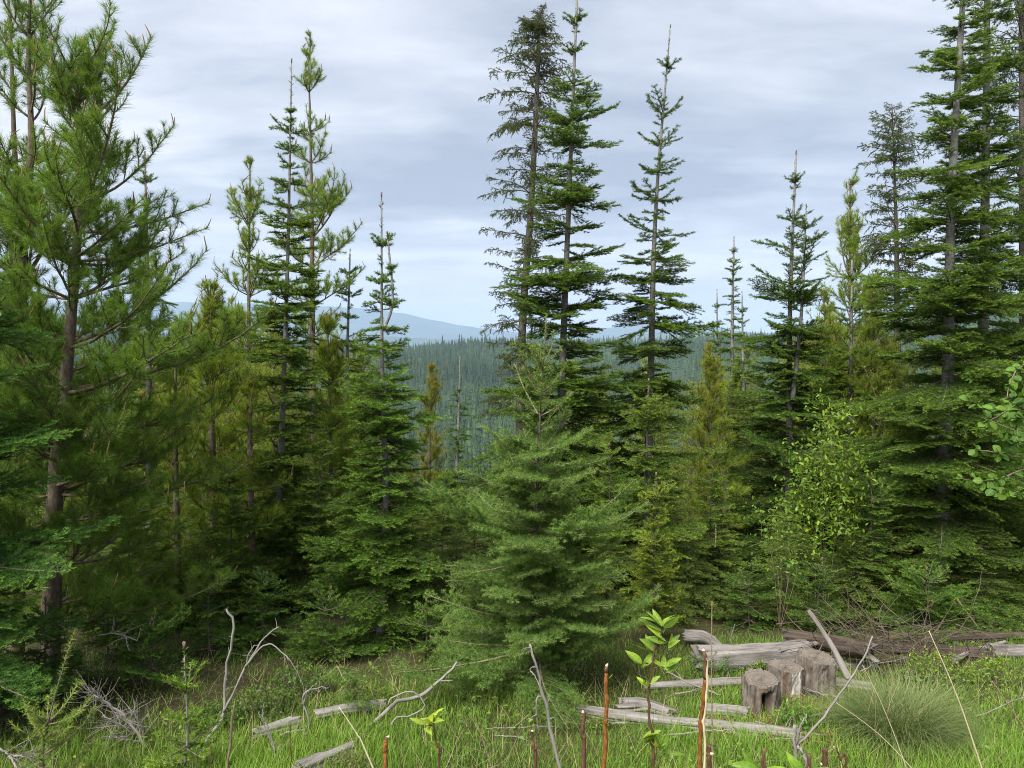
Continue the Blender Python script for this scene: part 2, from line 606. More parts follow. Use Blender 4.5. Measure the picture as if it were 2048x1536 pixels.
def branch_pine(L, rng, dens=430, n_w=0.0034, n_len=0.078, candles=True, fine=1.0, up=0.9, gold=0.5):
    """upswept limb with whorled side shoots, long needles in brushes, upright candles at the ends"""
    g = Geo()
    ax = curve_line((0, 0, 0), (1, 0, rng.uniform(-0.05, 0.1)), L, 10, (0, rng.normal(0, 0.3), rng.uniform(0.35, 1) * up), rng, 0.06)
    lines, starts = [], []
    r0 = 0.004 + 0.010 * L

    def wood(ln, ra, rb, n=5):
        v, t = tube(ln, np.linspace(ra, rb, len(ln)), n)
        g.add(v, t, 0, 0, 0.5, True)
    wood(ax, r0, 0.0035)
    lines.append(ax)
    starts.append(min(0.45, max(0.05, 1 - 0.55 / L)))
    T, S, U = frames(ax)
    ends = [(ax[-1], T[-1], 1.0)]
    xs = np.arange(max(0.10, 0.22 * L), L - 0.05, rng.uniform(0.15, 0.2) / fine)
    for x in xs:
        s = x / L
        f = s * (len(ax) - 1)
        i = min(int(f), len(ax) - 2)
        p = ax[i] + (ax[i + 1] - ax[i]) * (f - i)
        for k in range(rng.integers(2, 5)):
            phi = rng.uniform(-0.5, math.pi + 0.5)
            rad = S[i] * math.cos(phi) + U[i] * math.sin(phi) * 0.8
            ll = (0.42 * (L - x) * rng.uniform(0.5, 1.15) + 0.07)
            ll = min(ll, 0.7)
            d = T[i] * 0.72 + rad * 0.72
            ln = curve_line(p, d, ll, 5, (0, 0, 0.55 * up), rng, 0.06)
            wood(ln, 0.0045, 0.0028, 4)
            lines.append(ln)
            starts.append(max(0.0, 1 - rng.uniform(0.22, 0.34) / ll) if ll > 0.25 else 0.05)
            ends.append((ln[-1], unit(ln[-1] - ln[-2]), rng.uniform(0.35, 1.0)))
            if ll > 0.2:
                for y in np.arange(0.12, ll - 0.03, 0.12):
                    q = y / ll
                    fi = q * (len(ln) - 1)
                    j = min(int(fi), len(ln) - 2)
                    pp = ln[j] + (ln[j + 1] - ln[j]) * (fi - j)
                    for sd in range(rng.integers(1, 3)):
                        rd = unit(rng.normal(0, 1, 3))
                        l2 = 0.35 * (ll - y) * rng.uniform(0.6, 1.2) + 0.06
                        d2 = unit(ln[j + 1] - ln[j]) * 0.7 + rd * 0.65
                        l2n = curve_line(pp, d2, l2, 3, (0, 0, 0.5 * up), rng, 0.05)
                        wood(l2n, 0.003, 0.0022, 3)
                        lines.append(l2n)
                        starts.append(0.05)
                        ends.append((l2n[-1], unit(l2n[-1] - l2n[-2]), rng.uniform(0.2, 0.7)))
    for ln, st in zip(lines, starts):
        place_needles(g, [ln], [rng.random() * gold], n_len, n_w, dens, 0.72, 0.0, rng, 1, st, 0.35, 0.22)
    # a tuft that closes round each shoot end
    place_needles(g, [np.array([e[0] - e[1] * 0.035, e[0]]) for e in ends], [0.4] * len(ends), n_len * 0.9, n_w, dens * 1.3, 0.6, 0, rng, 1, 0, 0.3, 0.3)
    if candles:
        for p, t_, sz in ends:
            if sz < 0.85 or (sz < 0.999 and rng.random() < 0.7):
                continue
            for c in range(1 if sz < 0.5 else rng.integers(1, 4)):
                cl = (0.01 + 0.10 * sz) * (1 if c == 0 else rng.uniform(0.3, 0.7))
                d = unit(t_ * 0.55 + np.array([0, 0, 1.0]) + rng.normal(0, 0.22, 3))
                ln = curve_line(p, d, cl, 4, (0, 0, 0.3), rng, 0.04)
                v, t = tube(ln, np.array([0.0034, 0.0038, 0.0038, 0.0034, 0.0024]) * (0.75 + 0.4 * sz), 5)
                g.add(v, t, 2, 0, 0.5, True)
    return g.done()


def branch_spruce(L, rng, dens=420, n_w=0.0060, n_len=0.020):
    """old thin branch: bare inside, small hanging twigs with short needles towards the end"""
    g = Geo()
    ax = curve_line((0, 0, 0), (1, 0, 0.32), L, 9, (0, rng.normal(0, 0.15), rng.uniform(-0.75, -0.35)), rng, 0.05)
    v, t = tube(ax, np.linspace(0.004 + 0.008 * L, 0.0025, len(ax)), 5)
    g.add(v, t, 0, 0, 0.5, True)
    lines, tips = [ax[-3:]], [0.5]
    T, S, U = frames(ax)
    for x in np.arange(0.18 * L, L, 0.05):
        s = x / L
        f = s * (len(ax) - 1)
        i = min(int(f), len(ax) - 2)
        p = ax[i] + (ax[i + 1] - ax[i]) * (f - i)
        for side in (-1, 1):
            if rng.random() < 0.25:
                continue
            ll = 0.30 * L * (1 - s) ** 0.6 * rng.uniform(0.3, 1.1) + 0.05
            d = T[i] * rng.uniform(0.4, 0.8) + S[i] * side * 0.8 + U[i] * rng.normal(-0.05, 0.2)
            ln = curve_line(p, d, ll, 4, (0, 0, rng.uniform(-0.9, 0.2)), rng, 0.09)
            v, t = tube(ln, np.linspace(0.003, 0.0015, len(ln)), 3, False)
            g.add(v, t, 0, 0, 0.5, True)
            if rng.random() > 0.5 + 0.6 * s:
                continue                                    # bare twig
            tt = unit(ln[-1] - ln[0])
            lines.append(ln[1:])
            tips.append(rng.random())
            for y in np.arange(0.03, ll, 0.03):
                q = y / ll
                fi = q * (len(ln) - 1)
                j = min(int(fi), len(ln) - 2)
                pp = ln[j] + (ln[j + 1] - ln[j]) * (fi - j)
                d2 = unit(tt * 0.6 + unit(rng.normal(0, 1, 3)) * 0.7 + np.array([0, 0, -0.25]))
                lines.append(curve_line(pp, d2, rng.uniform(0.03, 0.09), 2, (0, 0, -0.2), rng, 0.1))
                tips.append(rng.random() ** 2)
    place_needles(g, lines, tips, n_len, n_w, dens, 0.85, 0.0, rng, 1, 0, 0.4)
    return g.done()


class Kit:
    """branch meshes of one species in a row of lengths, a few of each; every branch object shares one of them"""

    def __init__(self, name, fn, lengths, nvar, mats, seed, **kw):
        self.geo, self.mesh, self.name, self.mats = {}, {}, name, mats
        self.lengths = np.array(lengths)
        self.nvar = nvar
        for i, L in enumerate(lengths):
            for k in range(nvar):
                self.geo[i, k] = fn(L, np.random.default_rng(seed + 97 * i + k), **kw)

    def pick(self, L, rng):
        i = int(np.argmin(np.abs(np.log(self.lengths / max(L, 0.02)))))
        return i, int(rng.integers(self.nvar)), L / self.lengths[i]

    def get(self, i, k):
        if (i, k) not in self.mesh:
            self.mesh[i, k] = make_mesh(self.name, self.geo[i, k], self.mats)
        return self.mesh[i, k]


FIRL = [0.07, 0.13, 0.22, 0.36, 0.55, 0.8, 1.15, 1.6]
K_FIR = Kit('fir_branch', branch_fir, FIRL, 5, [M_TWIG, M_FIR], 100)
K_FIRTOP = Kit('fir_top_branch', branch_fir, [0.07, 0.13, 0.22, 0.36, 0.55, 0.8], 3, [M_TWIG, M_FIR], 900, sub=False, lat=0.34, up=0.8, fine=0.75, tip=0.45, dens=560, flat=0.3, n_len=0.031)
K_PINE = Kit('pine_branch', branch_pine, [0.16, 0.3, 0.5, 0.8, 1.2, 1.7], 5, [M_TWIG, M_PINE, M_CANDLE], 200)
K_DOUG = Kit('douglas_branch', branch_fir, [0.1, 0.2, 0.35, 0.55, 0.8, 1.1], 3, [M_TWIG_PALE, M_DOUG], 300,
             dens=600, n_w=0.0034, n_len=0.029, lat=0.46, ang=1.0, flat=0.15, fine=1.0, tip=0.6, up=0.5)
K_DOUGTOP = Kit('sapling_branch', branch_fir, [0.1, 0.18, 0.3, 0.45], 3, [M_TWIG_PALE, M_DOUG], 700,
                dens=430, n_w=0.0040, n_len=0.032, lat=0.30, ang=1.05, flat=0.1, fine=0.35, tip=0.9, up=0.7, sub=False)
K_SPRUCE = Kit('spruce_branch', branch_spruce, [0.25, 0.45, 0.75, 1.1, 1.5], 3, [M_BARK_DARK, M_SPRUCE], 400)


def rot(az, el, roll=0.0):
    ca, sa, ce, se, cr, sr = math.cos(az), math.sin(az), math.cos(el), math.sin(el), math.cos(roll), math.sin(roll)
    Rz = np.array([[ca, -sa, 0], [sa, ca, 0], [0, 0, 1]])
    Ry = np.array([[ce, 0, -se], [0, 1, 0], [se, 0, ce]])
    Rx = np.array([[1, 0, 0], [0, cr, -sr], [0, sr, cr]])
    return Rz @ Ry @ Rx


def mat4(R, p, s=1.0):
    M = np.eye(4)
    M[:3, :3] = R * s
    M[:3, 3] = p
    return M


def trunk_geo(pts, r0, r1, rng, n=9, power=1.0):
    ln = smooth_line(pts, 26)
    w = np.linspace(0, 1, len(ln)) ** power
    v, t = tube(ln, (r0 * (1 - w) + r1 * w) * (1 + rng.normal(0, 0.03, len(ln))), n)
    g = Geo()
    g.add(v, t, 0, 0, 0.5, True)
    return g


def stem_point(ln, s):
    f = np.clip(s, 0, 1) * (len(ln) - 1)
    i = min(int(f), len(ln) - 2)
    return ln[i] + (ln[i + 1] - ln[i]) * (f - i)


def branch_layout(ln, prof, style, rng):
    """yields (kind, point, azimuth, elevation, length): ln runs bottom to top, prof(z) -> (radius left, radius right)"""
    H = np.linalg.norm(np.diff(ln, axis=0), axis=1).sum()
    top = ln[-1][2]
    pos = style.get('leader', 0.4)
    az0 = rng.uniform(0, 6.28)
    sp0, sp1 = style.get('spacing', (0.30, 0.24))
    grow = style.get('grow', 2.5)
    e_top, e_mid, e_low = style.get('el', (0.75, 0.1, -0.18))
    bottom = style.get('bottom', 0.2)
    inter = style.get('inter', (4, 8))
    ilen = style.get('ilen', (0.35, 0.75))
    nw = style.get('n', (5, 7))
    prev = pos
    while pos < H - bottom:
        w = min(1, pos / max(grow, 0.01))
        fr = pos / H
        wf = rng.choice([rng.uniform(0.62, 0.85), rng.uniform(0.9, 1.2)]) if style.get('vary', True) else 1.0
        for kind in ('whorl', 'inter'):
            if kind == 'whorl':
                cnt = rng.integers(nw[0], nw[1] + 1)
            else:
                cnt = int(round(inter[0] + (inter[1] - inter[0]) * w))
            for k in range(cnt):
                if kind == 'whorl':
                    pp = pos + rng.normal(0, 0.015)
                    az = az0 + k * 2 * math.pi / cnt + rng.normal(0, 0.16)
                    sc = rng.uniform(0.74, 1.12) * wf
                else:
                    pp = rng.uniform(prev, pos)
                    az = rng.uniform(0, 6.283)
                    sc = rng.uniform(ilen[0], ilen[1]) if w > 0.5 else rng.uniform(ilen[0] * 0.6, ilen[0] * 1.5)
                p = stem_point(ln, 1 - pp / H)
                rl, rr = prof(p[2])
                c = math.cos(az)
                R = (rr if c > 0 else rl) * abs(c) + 0.5 * (rl + rr) * (1 - abs(c))
                q = min(pp / grow, 1)
                el = e_top + (e_mid - e_top) * min(1, q * 1.6) if q < 0.625 else e_mid + (e_low - e_mid) * min(1, (fr - 0.1) / 0.8)
                el += rng.normal(0, style.get('eljit', 0.14))
                L = max(R * sc / max(math.cos(el), 0.5), 0.05)
                yield kind, pp, p, az, el, L
        az0 += rng.uniform(0.3, 0.9)
        prev = pos
        pos += (sp0 * (1 - w) + sp1 * w) * rng.uniform(0.62, 1.4)


STYLE = {
    'fir': dict(leader=0.42, spacing=(0.40, 0.25), grow=3.2, el=(0.6, 0.08, -0.2), inter=(4, 4), ilen=(0.35, 0.85), n=(5, 6)),
    'pine': dict(leader=0.14, spacing=(0.34, 0.36), grow=2.6, el=(0.85, 0.42, 0.08), inter=(0, 2), ilen=(0.4, 0.8), n=(4, 6), eljit=0.14),
    'doug': dict(leader=0.30, spacing=(0.24, 0.17), grow=1.6, el=(0.85, 0.42, 0.0), inter=(2, 5), ilen=(0.4, 0.8), n=(5, 6), eljit=0.12),
    'spruce': dict(leader=0.12, spacing=(0.2, 0.22), grow=2.0, el=(0.5, 0.15, -0.12), inter=(2, 3), ilen=(0.5, 0.95), n=(4, 6), eljit=0.12),
}
KITS = {'fir': K_FIR, 'pine': K_PINE, 'doug': K_DOUG, 'spruce': K_SPRUCE}
BARKS = {'fir': M_BARK_FIR, 'pine': M_BARK_PINE, 'doug': M_BARK_DARK, 'spruce': M_BARK_DARK}
LEADERS = {}


def leader_mesh(species, L, rng):
    g = Geo()
    ln = np.array([[0, 0, z] for z in np.linspace(0, L, 8)])
    if species == 'fir':
        place_needles(g, [ln], [0.5], 0.022, 0.005, 420, 0.7, 0, rng, 1, 0.0, 0.3)
        for k in range(int(L / 0.035)):
            z = rng.uniform(0.1, 0.97) * L
            a = rng.uniform(0, 6.28)
            l2 = rng.uniform(0.015, 0.045)
            d = np.array([math.cos(a) * 0.8, math.sin(a) * 0.8, 0.7])
            v, t = tube(np.array([[0, 0, z], np.array([0, 0, z]) + unit(d) * l2]), [0.005, 0.003], 4)
            g.add(v, t, 0, 0, 0.5, True)
        for k in range(3):
            a = k * 2.1
            v, t = tube(np.array([[0, 0, L - 0.01], [0.006 * math.cos(a), 0.006 * math.sin(a), L + 0.035]]), [0.007, 0.004], 5)
            g.add(v, t, 0, 0, 0.5, True)
    elif species == 'doug':
        place_needles(g, [ln], [0.9], 0.032, 0.0042, 520, 1.0, 0, rng, 1, 0.0, 0.3)
    elif species == 'spruce':
        place_needles(g, [ln], [0.4], 0.016, 0.0045, 350, 0.8, 0, rng, 1, 0.0, 0.3)
    else:
        place_needles(g, [ln[:5]], [0.5], 0.055, 0.003, 420, 0.6, 0, rng, 1, 0.0, 0.3)
        for k in range(4):
            a = k * 1.7
            q = np.array([0.02 * math.cos(a), 0.02 * math.sin(a), L * 0.55]) * (1 if k else np.array([0, 0, 1]))
            tp = q + np.array([0.015 * math.cos(a), 0.015 * math.sin(a), L * (0.6 if k == 0 else rng.uniform(0.2, 0.4))])
            v, t = tube(np.array([q, 0.5 * (q + tp), tp]), [0.006, 0.0065, 0.004], 5)
            g.add(v, t, 2, 0, 0.5, True)
    return g


def profile(vs_, hw, d, hwl=None):
    """crown half widths (px at photo rows) -> radius in metres by height"""
    zs = np.array([at(1024, v, d)[2] for v in vs_])[::-1]
    rr = (np.array(hw) * d / FPX)[::-1]
    rl = rr if hwl is None else (np.array(hwl) * d / FPX)[::-1]
    return lambda z: (float(np.interp(z, zs, rl)), float(np.interp(z, zs, rr)))


def hero(name, label, species, stems, d, seed, color=(1, 1, 1, 1), group=None, cat='tree', kit=None, style=None, bark=None, top_kit=None):
    """one tree: root empty > trunk, crown > branch.  stems: list of dict(px=[(u,v)...bottom to top], r=(r0,r1), prof=(vs, hw[, hwl]))"""
    rng = np.random.default_rng(seed)
    st = dict(STYLE[species])
    st.update(style or {})
    kit = kit or KITS[species]
    s0 = stems[0]
    u0 = s0['px'][0][0]
    b = at(u0, s0['px'][0][1], d)
    root = link(name, None, None, loc=(b[0], b[1], gz(b[0], b[1])))
    tag(root, label, cat, group)
    o = np.array(root.location)
    crown = link('crown', None, root)
    for si, s in enumerate(stems):
        pts = [at(u, v, d + s.get('dd', 0)) for u, v in s['px']]
        if si == 0:
            pts[0][2] = gz(pts[0][0], pts[0][1]) - 0.05
        if len(pts) > 2:
            for q in pts[1:-1]:
                q += rng.normal(0, 0.018, 3) * [1, 1, 0]
        ln = smooth_line(pts, 60)
        g = trunk_geo(np.array(pts) - o, s['r'][0], s['r'][1], rng, power=s.get('power', 0.9))
        link('trunk' if si == 0 else 'stem', make_mesh(name + '_trunk', g, [bark or BARKS[species]]), root)
        pf = profile(s['prof'][0], s['prof'][1], d, s['prof'][2] if len(s['prof']) > 2 else None)
        stt = dict(st)
        stt.update(s.get('style', {}))
        for kind, pp, p, az, el, L in branch_layout(ln, pf, stt, rng):
            kk = kit
            if top_kit is not None and pp < stt.get('topzone', 1.6):
                kk = top_kit
            i, k, sc = kk.pick(L, rng)
            link('branch', kk.get(i, k), crown, M=mat4(rot(az, el, rng.normal(0, 0.2)), p - o, sc), color=color)
        if stt.get('sleeve'):
            m_ = max(3, int(60 * stt['sleeve'] / max(np.linalg.norm(np.diff(ln, axis=0), axis=1).sum(), 0.1)))
            sg = Geo()
            place_needles(sg, [ln[-min(m_, 60):] - o], [0.4], stt.get('sleeve_len', 0.078), 0.0034, stt.get('sleeve_dens', 420), 0.85, 0, rng, 1, 0, 0.5)
            link('needle_sleeve', make_mesh(name + '_sleeve', sg, kit.mats), crown, color=color)
        if stt.get('has_leader', True):
            Ll = stt['leader'] + 0.05
            lm = make_mesh(name + '_leader', leader_mesh(species, Ll, rng), kit.mats)
            td = unit(ln[-1] - ln[-4])
            base = ln[-1] - td * stt['leader'] - o
            q = Vector((0, 0, 1)).rotation_difference(Vector(td)).to_matrix()
            link('leader', lm, crown, M=mat4(np.array(q), base), color=color)
    return root


# ------------------------------------------------------------------ ground, hills, mountains
def ground_mat():
    m, N, Lk = new_mat('forest_floor')
    out = N.new('ShaderNodeOutputMaterial')
    tc = N.new('ShaderNodeTexCoord')

    def noise(s, d):
        n = N.new('ShaderNodeTexNoise')
        n.inputs['Scale'].default_value = s
        n.inputs['Detail'].default_value = d
        Lk.new(tc.outputs['Object'], n.inputs[0])
        return n.outputs[0]
    a, b = noise(1.3, 4), noise(14, 6)
    c = mixc(N, Lk, maprange(N, Lk, a, 0.4, 0.6, 0, 1), (0.040, 0.036, 0.018), (0.060, 0.060, 0.024))
    c = mixc(N, Lk, maprange(N, Lk, b, 0.5, 0.7, 0, 0.8), c, (0.065, 0.046, 0.028))
    sp = N.new('ShaderNodeSeparateXYZ')
    Lk.new(tc.outputs['Object'], sp.inputs[0])
    c = mixc(N, Lk, maprange(N, Lk, sp.outputs[1], 60, 140, 0, 1), c, (0.030, 0.050, 0.022))      # wooded land cover across the valley
    p = N.new('ShaderNodeBsdfPrincipled')
    Lk.new(c, p.inputs['Base Color'])
    p.inputs['Roughness'].default_value = 0.95
    p.inputs['Specular IOR Level'].default_value = 0.1
    bp = N.new('ShaderNodeBump')
    bp.inputs['Distance'].default_value = 0.03
    Lk.new(b, bp.inputs['Height'])
    Lk.new(bp.outputs[0], p.inputs['Normal'])
    Lk.new(p.outputs[0], out.inputs[0])
    return m


def far_mat(name, c1, c2, scale):
    m, N, Lk = new_mat(name)
    out = N.new('ShaderNodeOutputMaterial')
    tc = N.new('ShaderNodeTexCoord')
    n = N.new('ShaderNodeTexNoise')
    n.inputs['Scale'].default_value = scale
    n.inputs['Detail'].default_value = 8
    Lk.new(tc.outputs['Object'], n.inputs[0])
    c = mixc(N, Lk, maprange(N, Lk, n.outputs[0], 0.35, 0.65, 0, 1), c1, c2)
    p = N.new('ShaderNodeBsdfDiffuse')
    Lk.new(c, p.inputs[0])
    Lk.new(p.outputs[0], out.inputs[0])
    return m


def grid_mesh(name, X, Y, Z, mat):
    ny, nx = X.shape
    v = np.stack([X, Y, Z], -1).reshape(-1, 3)
    i = np.arange(ny - 1)[:, None] * nx
    j = np.arange(nx - 1)[None, :]
    a = i + j
    q = np.stack([a, a + 1, a + nx + 1, a + nx], -1).reshape(-1, 4)
    g = Geo()
    g.add(v, np.concatenate([q[:, [0, 1, 2]], q[:, [0, 2, 3]]]), 0, 0, 0.5, True)
    return make_mesh(name, g, [mat])


def build_land():
    ys = np.concatenate([np.linspace(-50, 2, 14), np.linspace(2.3, 14, 80), np.linspace(15, 60, 40), np.linspace(65, 420, 40),
                         np.linspace(430, 2600, 110), np.linspace(2700, 11000, 24)])
    ws = np.concatenate([-np.geomspace(1, 0.02, 50), np.linspace(-0.018, 0.018, 9), np.geomspace(0.02, 1, 50)])
    half = np.maximum(30, np.where(ys < 400, 60 + ys * 1.4, ys * 1.2 + 200))
    half = np.where(ys < 20, 45, half)
    X = ws[None, :] * half[:, None]
    Y = np.repeat(ys[:, None], len(ws), 1)
    o = link('ground', grid_mesh('ground', X, Y, gz(X, Y), ground_mat()))
    tag(o, kind='structure')
    # two mountain ranges far off: ridge line as seen, with slopes on both sides
    for nm, dist, pts, depth, sd in (
            ('mountain_range', 9000, [(-600, 640), (0, 620), (250, 608), (380, 605), (520, 607), (650, 613), (740, 617), (800, 627), (850, 636), (900, 648), (950, 655),
                                       (1010, 663), (1080, 667), (1150, 665), (1220, 656), (1290, 645), (1340, 641), (1390, 646), (1430, 653), (1520, 668), (1700, 660), (1900, 655), (2600, 650)], 1800, 3),
            ('mountain_foothills', 6000, [(-600, 668), (200, 664), (600, 668), (760, 672), (830, 676), (900, 679), (960, 676), (1040, 682), (1150, 679), (1250, 672), (1340, 664),
                                          (1420, 662), (1500, 672), (1700, 665), (2600, 665)], 1100, 4)):
        us = np.linspace(-600, 2600, 260)
        vv = np.interp(us, [p[0] for p in pts], [p[1] for p in pts])
        kern = np.ones(5) / 5
        vv = np.convolve(np.pad(vv, 2, mode='edge'), kern, 'valid')
        rg = np.random.default_rng(sd)
        vv = vv + 0.9 * np.interp(us, np.linspace(-600, 2600, 130), rg.normal(0, 1, 130))
        crest = np.array([at(u, v, dist) for u, v in zip(us, vv)])
        t = np.linspace(-1, 1, 25)
        X = np.repeat(crest[:, 0][None, :], 25, 0)
        Y = dist + t[:, None] * depth + np.zeros_like(X)
        fall = 1 - np.abs(t)[:, None] ** 0.85
        base = -112.0
        gul = 1 + 0.10 * np.sin(us[None, :] / 31 + 4 * t[:, None]) * (1 - fall) + 0.06 * np.sin(us[None, :] / 12.0 - 3 * t[:, None]) * (1 - fall)
        Z = base + (crest[:, 2][None, :] - base) * np.clip(fall * gul, 0, 1.0)
        o = link(nm, grid_mesh(nm, X, Y, Z, far_mat(nm, (0.035, 0.055, 0.035), (0.06, 0.08, 0.05), 0.004)))
        tag(o, kind='structure')


def build_far_forest():
    """the wooded slope across the valley: one mass of small conifers"""
    rng = np.random.default_rng(5)
    n = 30000
    y = rng.uniform(110 ** 1.4, 1500 ** 1.4, n) ** (1 / 1.4)
    ax = rng.uniform(-0.62, 0.66, n)
    x = ax * y
    keep = (np.sin(x / 60 + 2) + np.sin(y / 75) + rng.normal(0, 1, n)) > -1.6
    x, y = x[keep], y[keep]
    n = len(x)
    z = gz(x, y)
    h = rng.uniform(7, 15, n) * (1 + 0.55 * (rng.random(n) < 0.08)) * (1 + 0.25 * np.sin(x / 70) * np.sin(y / 55 + 1))
    r = h * rng.uniform(0.11, 0.17, n)
    sides, tiers = 5, 4
    V, T, VR = [], [], []
    base = 0
    dense = np.clip(0.45 + 0.4 * np.sin(x / 95 + 1 + 0.6 * np.sin(y / 60)) * np.sin(y / 75) + rng.normal(0, 0.22, n), 0, 1)
    for k in range(tiers):
        z0 = h * (0.06 + 0.22 * k)
        z1 = h * (0.42 + 0.20 * k) if k < tiers - 1 else h
        rr = r * (1 - 0.23 * k)
        ang = rng.uniform(0, 6.28, n)
        ring = []
        for j in range(sides):
            a = ang + j * 2 * math.pi / sides
            q = rr * rng.uniform(0.7, 1.25, n)
            ring.append(np.stack([x + q * np.cos(a), y + q * np.sin(a), z + z0 + rng.normal(0, 0.03, n) * h], -1))
        apex = np.stack([x + rng.normal(0, 0.1, n), y, z + np.minimum(z1, h)], -1)
        blk = np.stack(ring + [apex], 1)
        V.append(blk.reshape(-1, 3))
        idx = np.arange(n)[:, None] * (sides + 1) + base
        for j in range(sides):
            T.append(np.concatenate([idx + j, idx + (j + 1) % sides, idx + sides], 1))
        VR.append(np.repeat(dense, sides + 1))
        base += n * (sides + 1)
    g = Geo()
    g.add(np.concatenate(V), np.concatenate(T), 0, 0.0, np.concatenate(VR))
    m = leaf_mat('far_conifer', (0.042, 0.070, 0.024), (0.06, 0.10, 0.03), trans=0.0, spec=0.05, rough=0.9, dark=0.5, light=1.35)
    o = link('distant_forest', make_mesh('distant_forest', g, [m]))
    tag(o, 'hazy dark green conifer forest covering the slope across the valley', 'forest', kind='stuff')


def build_haze():
    x0, x1, y0, y1, z0, z1 = -14500, 14500, -300, 11200, -118, 520
    v = np.array([[x, y, z] for x in (x0, x1) for y in (y0, y1) for z in (z0, z1)], float)
    q = [(0, 1, 3, 2), (4, 6, 7, 5), (0, 4, 5, 1), (2, 3, 7, 6), (0, 2, 6, 4), (1, 5, 7, 3)]
    me = bpy.data.meshes.new('haze')
    me.from_pydata(v.tolist(), [], q)
    m, N, Lk = new_mat('haze_air')
    out = N.new('ShaderNodeOutputMaterial')
    pv = N.new('ShaderNodeVolumePrincipled')
    pv.inputs['Color'].default_value = (0.54, 0.72, 1.0, 1)
    pv.inputs['Density'].default_value = 0.000115
    pv.inputs['Anisotropy'].default_value = 0.0
    Lk.new(pv.outputs[0], out.inputs['Volume'])
    me.materials.append(m)
    o = link('haze', me)
    tag(o, 'thin pale blue haze filling the valley air', 'haze', kind='stuff')


build_land()
build_far_forest()
build_haze()

# ------------------------------------------------------------------ the trees one can tell apart
W = (1, 1, 1, 1)
def C(r, g, b):
    return (r, g, b, 1)


# firs
hero('fir_tree', 'narrow dark green fir spire with long bare leader, left of the pale pine', 'fir',
     [dict(px=[(552, 1240), (560, 900), (570, 520), (583, 132)], r=(0.052, 0.006),
           prof=([132, 240, 262, 380, 500, 620, 700, 850, 1000, 1240], [8, 20, 40, 50, 72, 90, 105, 98, 110, 130]))], 9.0, 21,
     top_kit=K_FIRTOP, style=dict(leader=0.5, spacing=(0.27, 0.23), grow=2.2, inter=(5, 6), ilen=(0.45, 0.95)))
hero('fir_tree', 'tall fir beside the half-bare spruce, its tip cut by the top of the photo', 'fir',
     [dict(px=[(1120, 1190), (1127, 800), (1140, 400), (1155, -25)], r=(0.075, 0.012),
           prof=([-25, 60, 190, 400, 480, 560, 700, 900, 1190], [14, 36, 74, 108, 118, 120, 145, 200, 250]))], 10.0, 22, color=C(0.85, 0.88, 0.85),
     top_kit=K_FIRTOP, style=dict(topzone=0.9, spacing=(0.3, 0.27)))
hero('fir_tree', 'tall slender fir with clear tiers standing alone against the sky', 'fir',
     [dict(px=[(1290, 1170), (1300, 750), (1318, 420), (1340, 62)], r=(0.070, 0.007),
           prof=([62, 135, 235, 320, 440, 540, 610, 700, 850, 1000, 1170], [6, 26, 44, 70, 72, 104, 118, 125, 150, 165, 170]))], 10.5, 23, color=C(0.9, 0.92, 0.9),
     top_kit=K_FIRTOP, style=dict(leader=0.5, spacing=(0.5, 0.34), grow=3.4, inter=(5, 6), topzone=3.2))
hero('fir_tree', 'twin-topped dark fir between the slender fir and the big right-hand firs', 'fir',
     [dict(px=[(1570, 1190), (1575, 900), (1580, 620), (1592, 312)], r=(0.075, 0.012),
           prof=([312, 350, 420, 520, 600, 700, 800, 1000, 1190], [6, 26, 44, 70, 80, 110, 130, 165, 190])),
      dict(px=[(1585, 800), (1597, 620), (1612, 420)], r=(0.035, 0.009), prof=([420, 500, 600, 800], [16, 36, 60, 90]), dd=-0.25,
           style=dict(leader=0.25, topzone=1.0))], 11.0, 24, color=C(0.8, 0.86, 0.9),
     top_kit=K_FIRTOP, style=dict(leader=0.35, spacing=(0.42, 0.28), topzone=1.7, inter=(4, 6)))
hero('fir_tree', 'big fir with a long grey trunk showing, near the right edge', 'fir',
     [dict(px=[(1870, 1235), (1893, 800), (1910, 400), (1930, -70)], r=(0.090, 0.026),
           prof=([-70, 100, 250, 400, 520, 640, 800, 1000, 1235], [60, 85, 110, 125, 150, 170, 200, 240, 250], [50, 75, 105, 125, 160, 190, 225, 270, 285]))], 9.0, 25,
     style=dict(leader=0.1, has_leader=False, spacing=(0.32, 0.29), inter=(4, 4), grow=1.0, el=(0.15, 0.1, -0.22)))
hero('fir_tree', 'big dense fir close behind the grey-trunked fir at right', 'fir',
     [dict(px=[(1968, 1200), (1965, 800), (1968, 400), (1975, -80)], r=(0.10, 0.03),
           prof=([-80, 100, 250, 400, 640, 900, 1200], [60, 80, 100, 120, 150, 200, 220]))], 10.0, 26, color=C(0.85, 0.9, 0.85),
     style=dict(leader=0.1, has_leader=False, spacing=(0.32, 0.31), inter=(3, 4), grow=1.0, el=(0.15, 0.1, -0.22)))
hero('fir_tree', 'bushy fir with a bent twin leader just left of the valley view', 'fir',
     [dict(px=[(760, 1300), (766, 1000), (768, 750), (763, 402)], r=(0.048, 0.006),
           prof=([402, 480, 560, 640, 760, 900, 1050, 1200, 1320], [8, 30, 40, 66, 95, 118, 145, 165, 145], [8, 22, 34, 56, 82, 108, 155, 215, 215])),
      dict(px=[(768, 660), (782, 600), (776, 480)], r=(0.016, 0.008), prof=([480, 560, 640], [16, 24, 30]), dd=-0.05, style=dict(leader=0.2))], 7.5, 27,
     color=C(0.95, 1.05, 1.0), top_kit=K_FIRTOP, style=dict(leader=0.36, spacing=(0.22, 0.19), grow=1.5, inter=(4, 6), topzone=0.8))
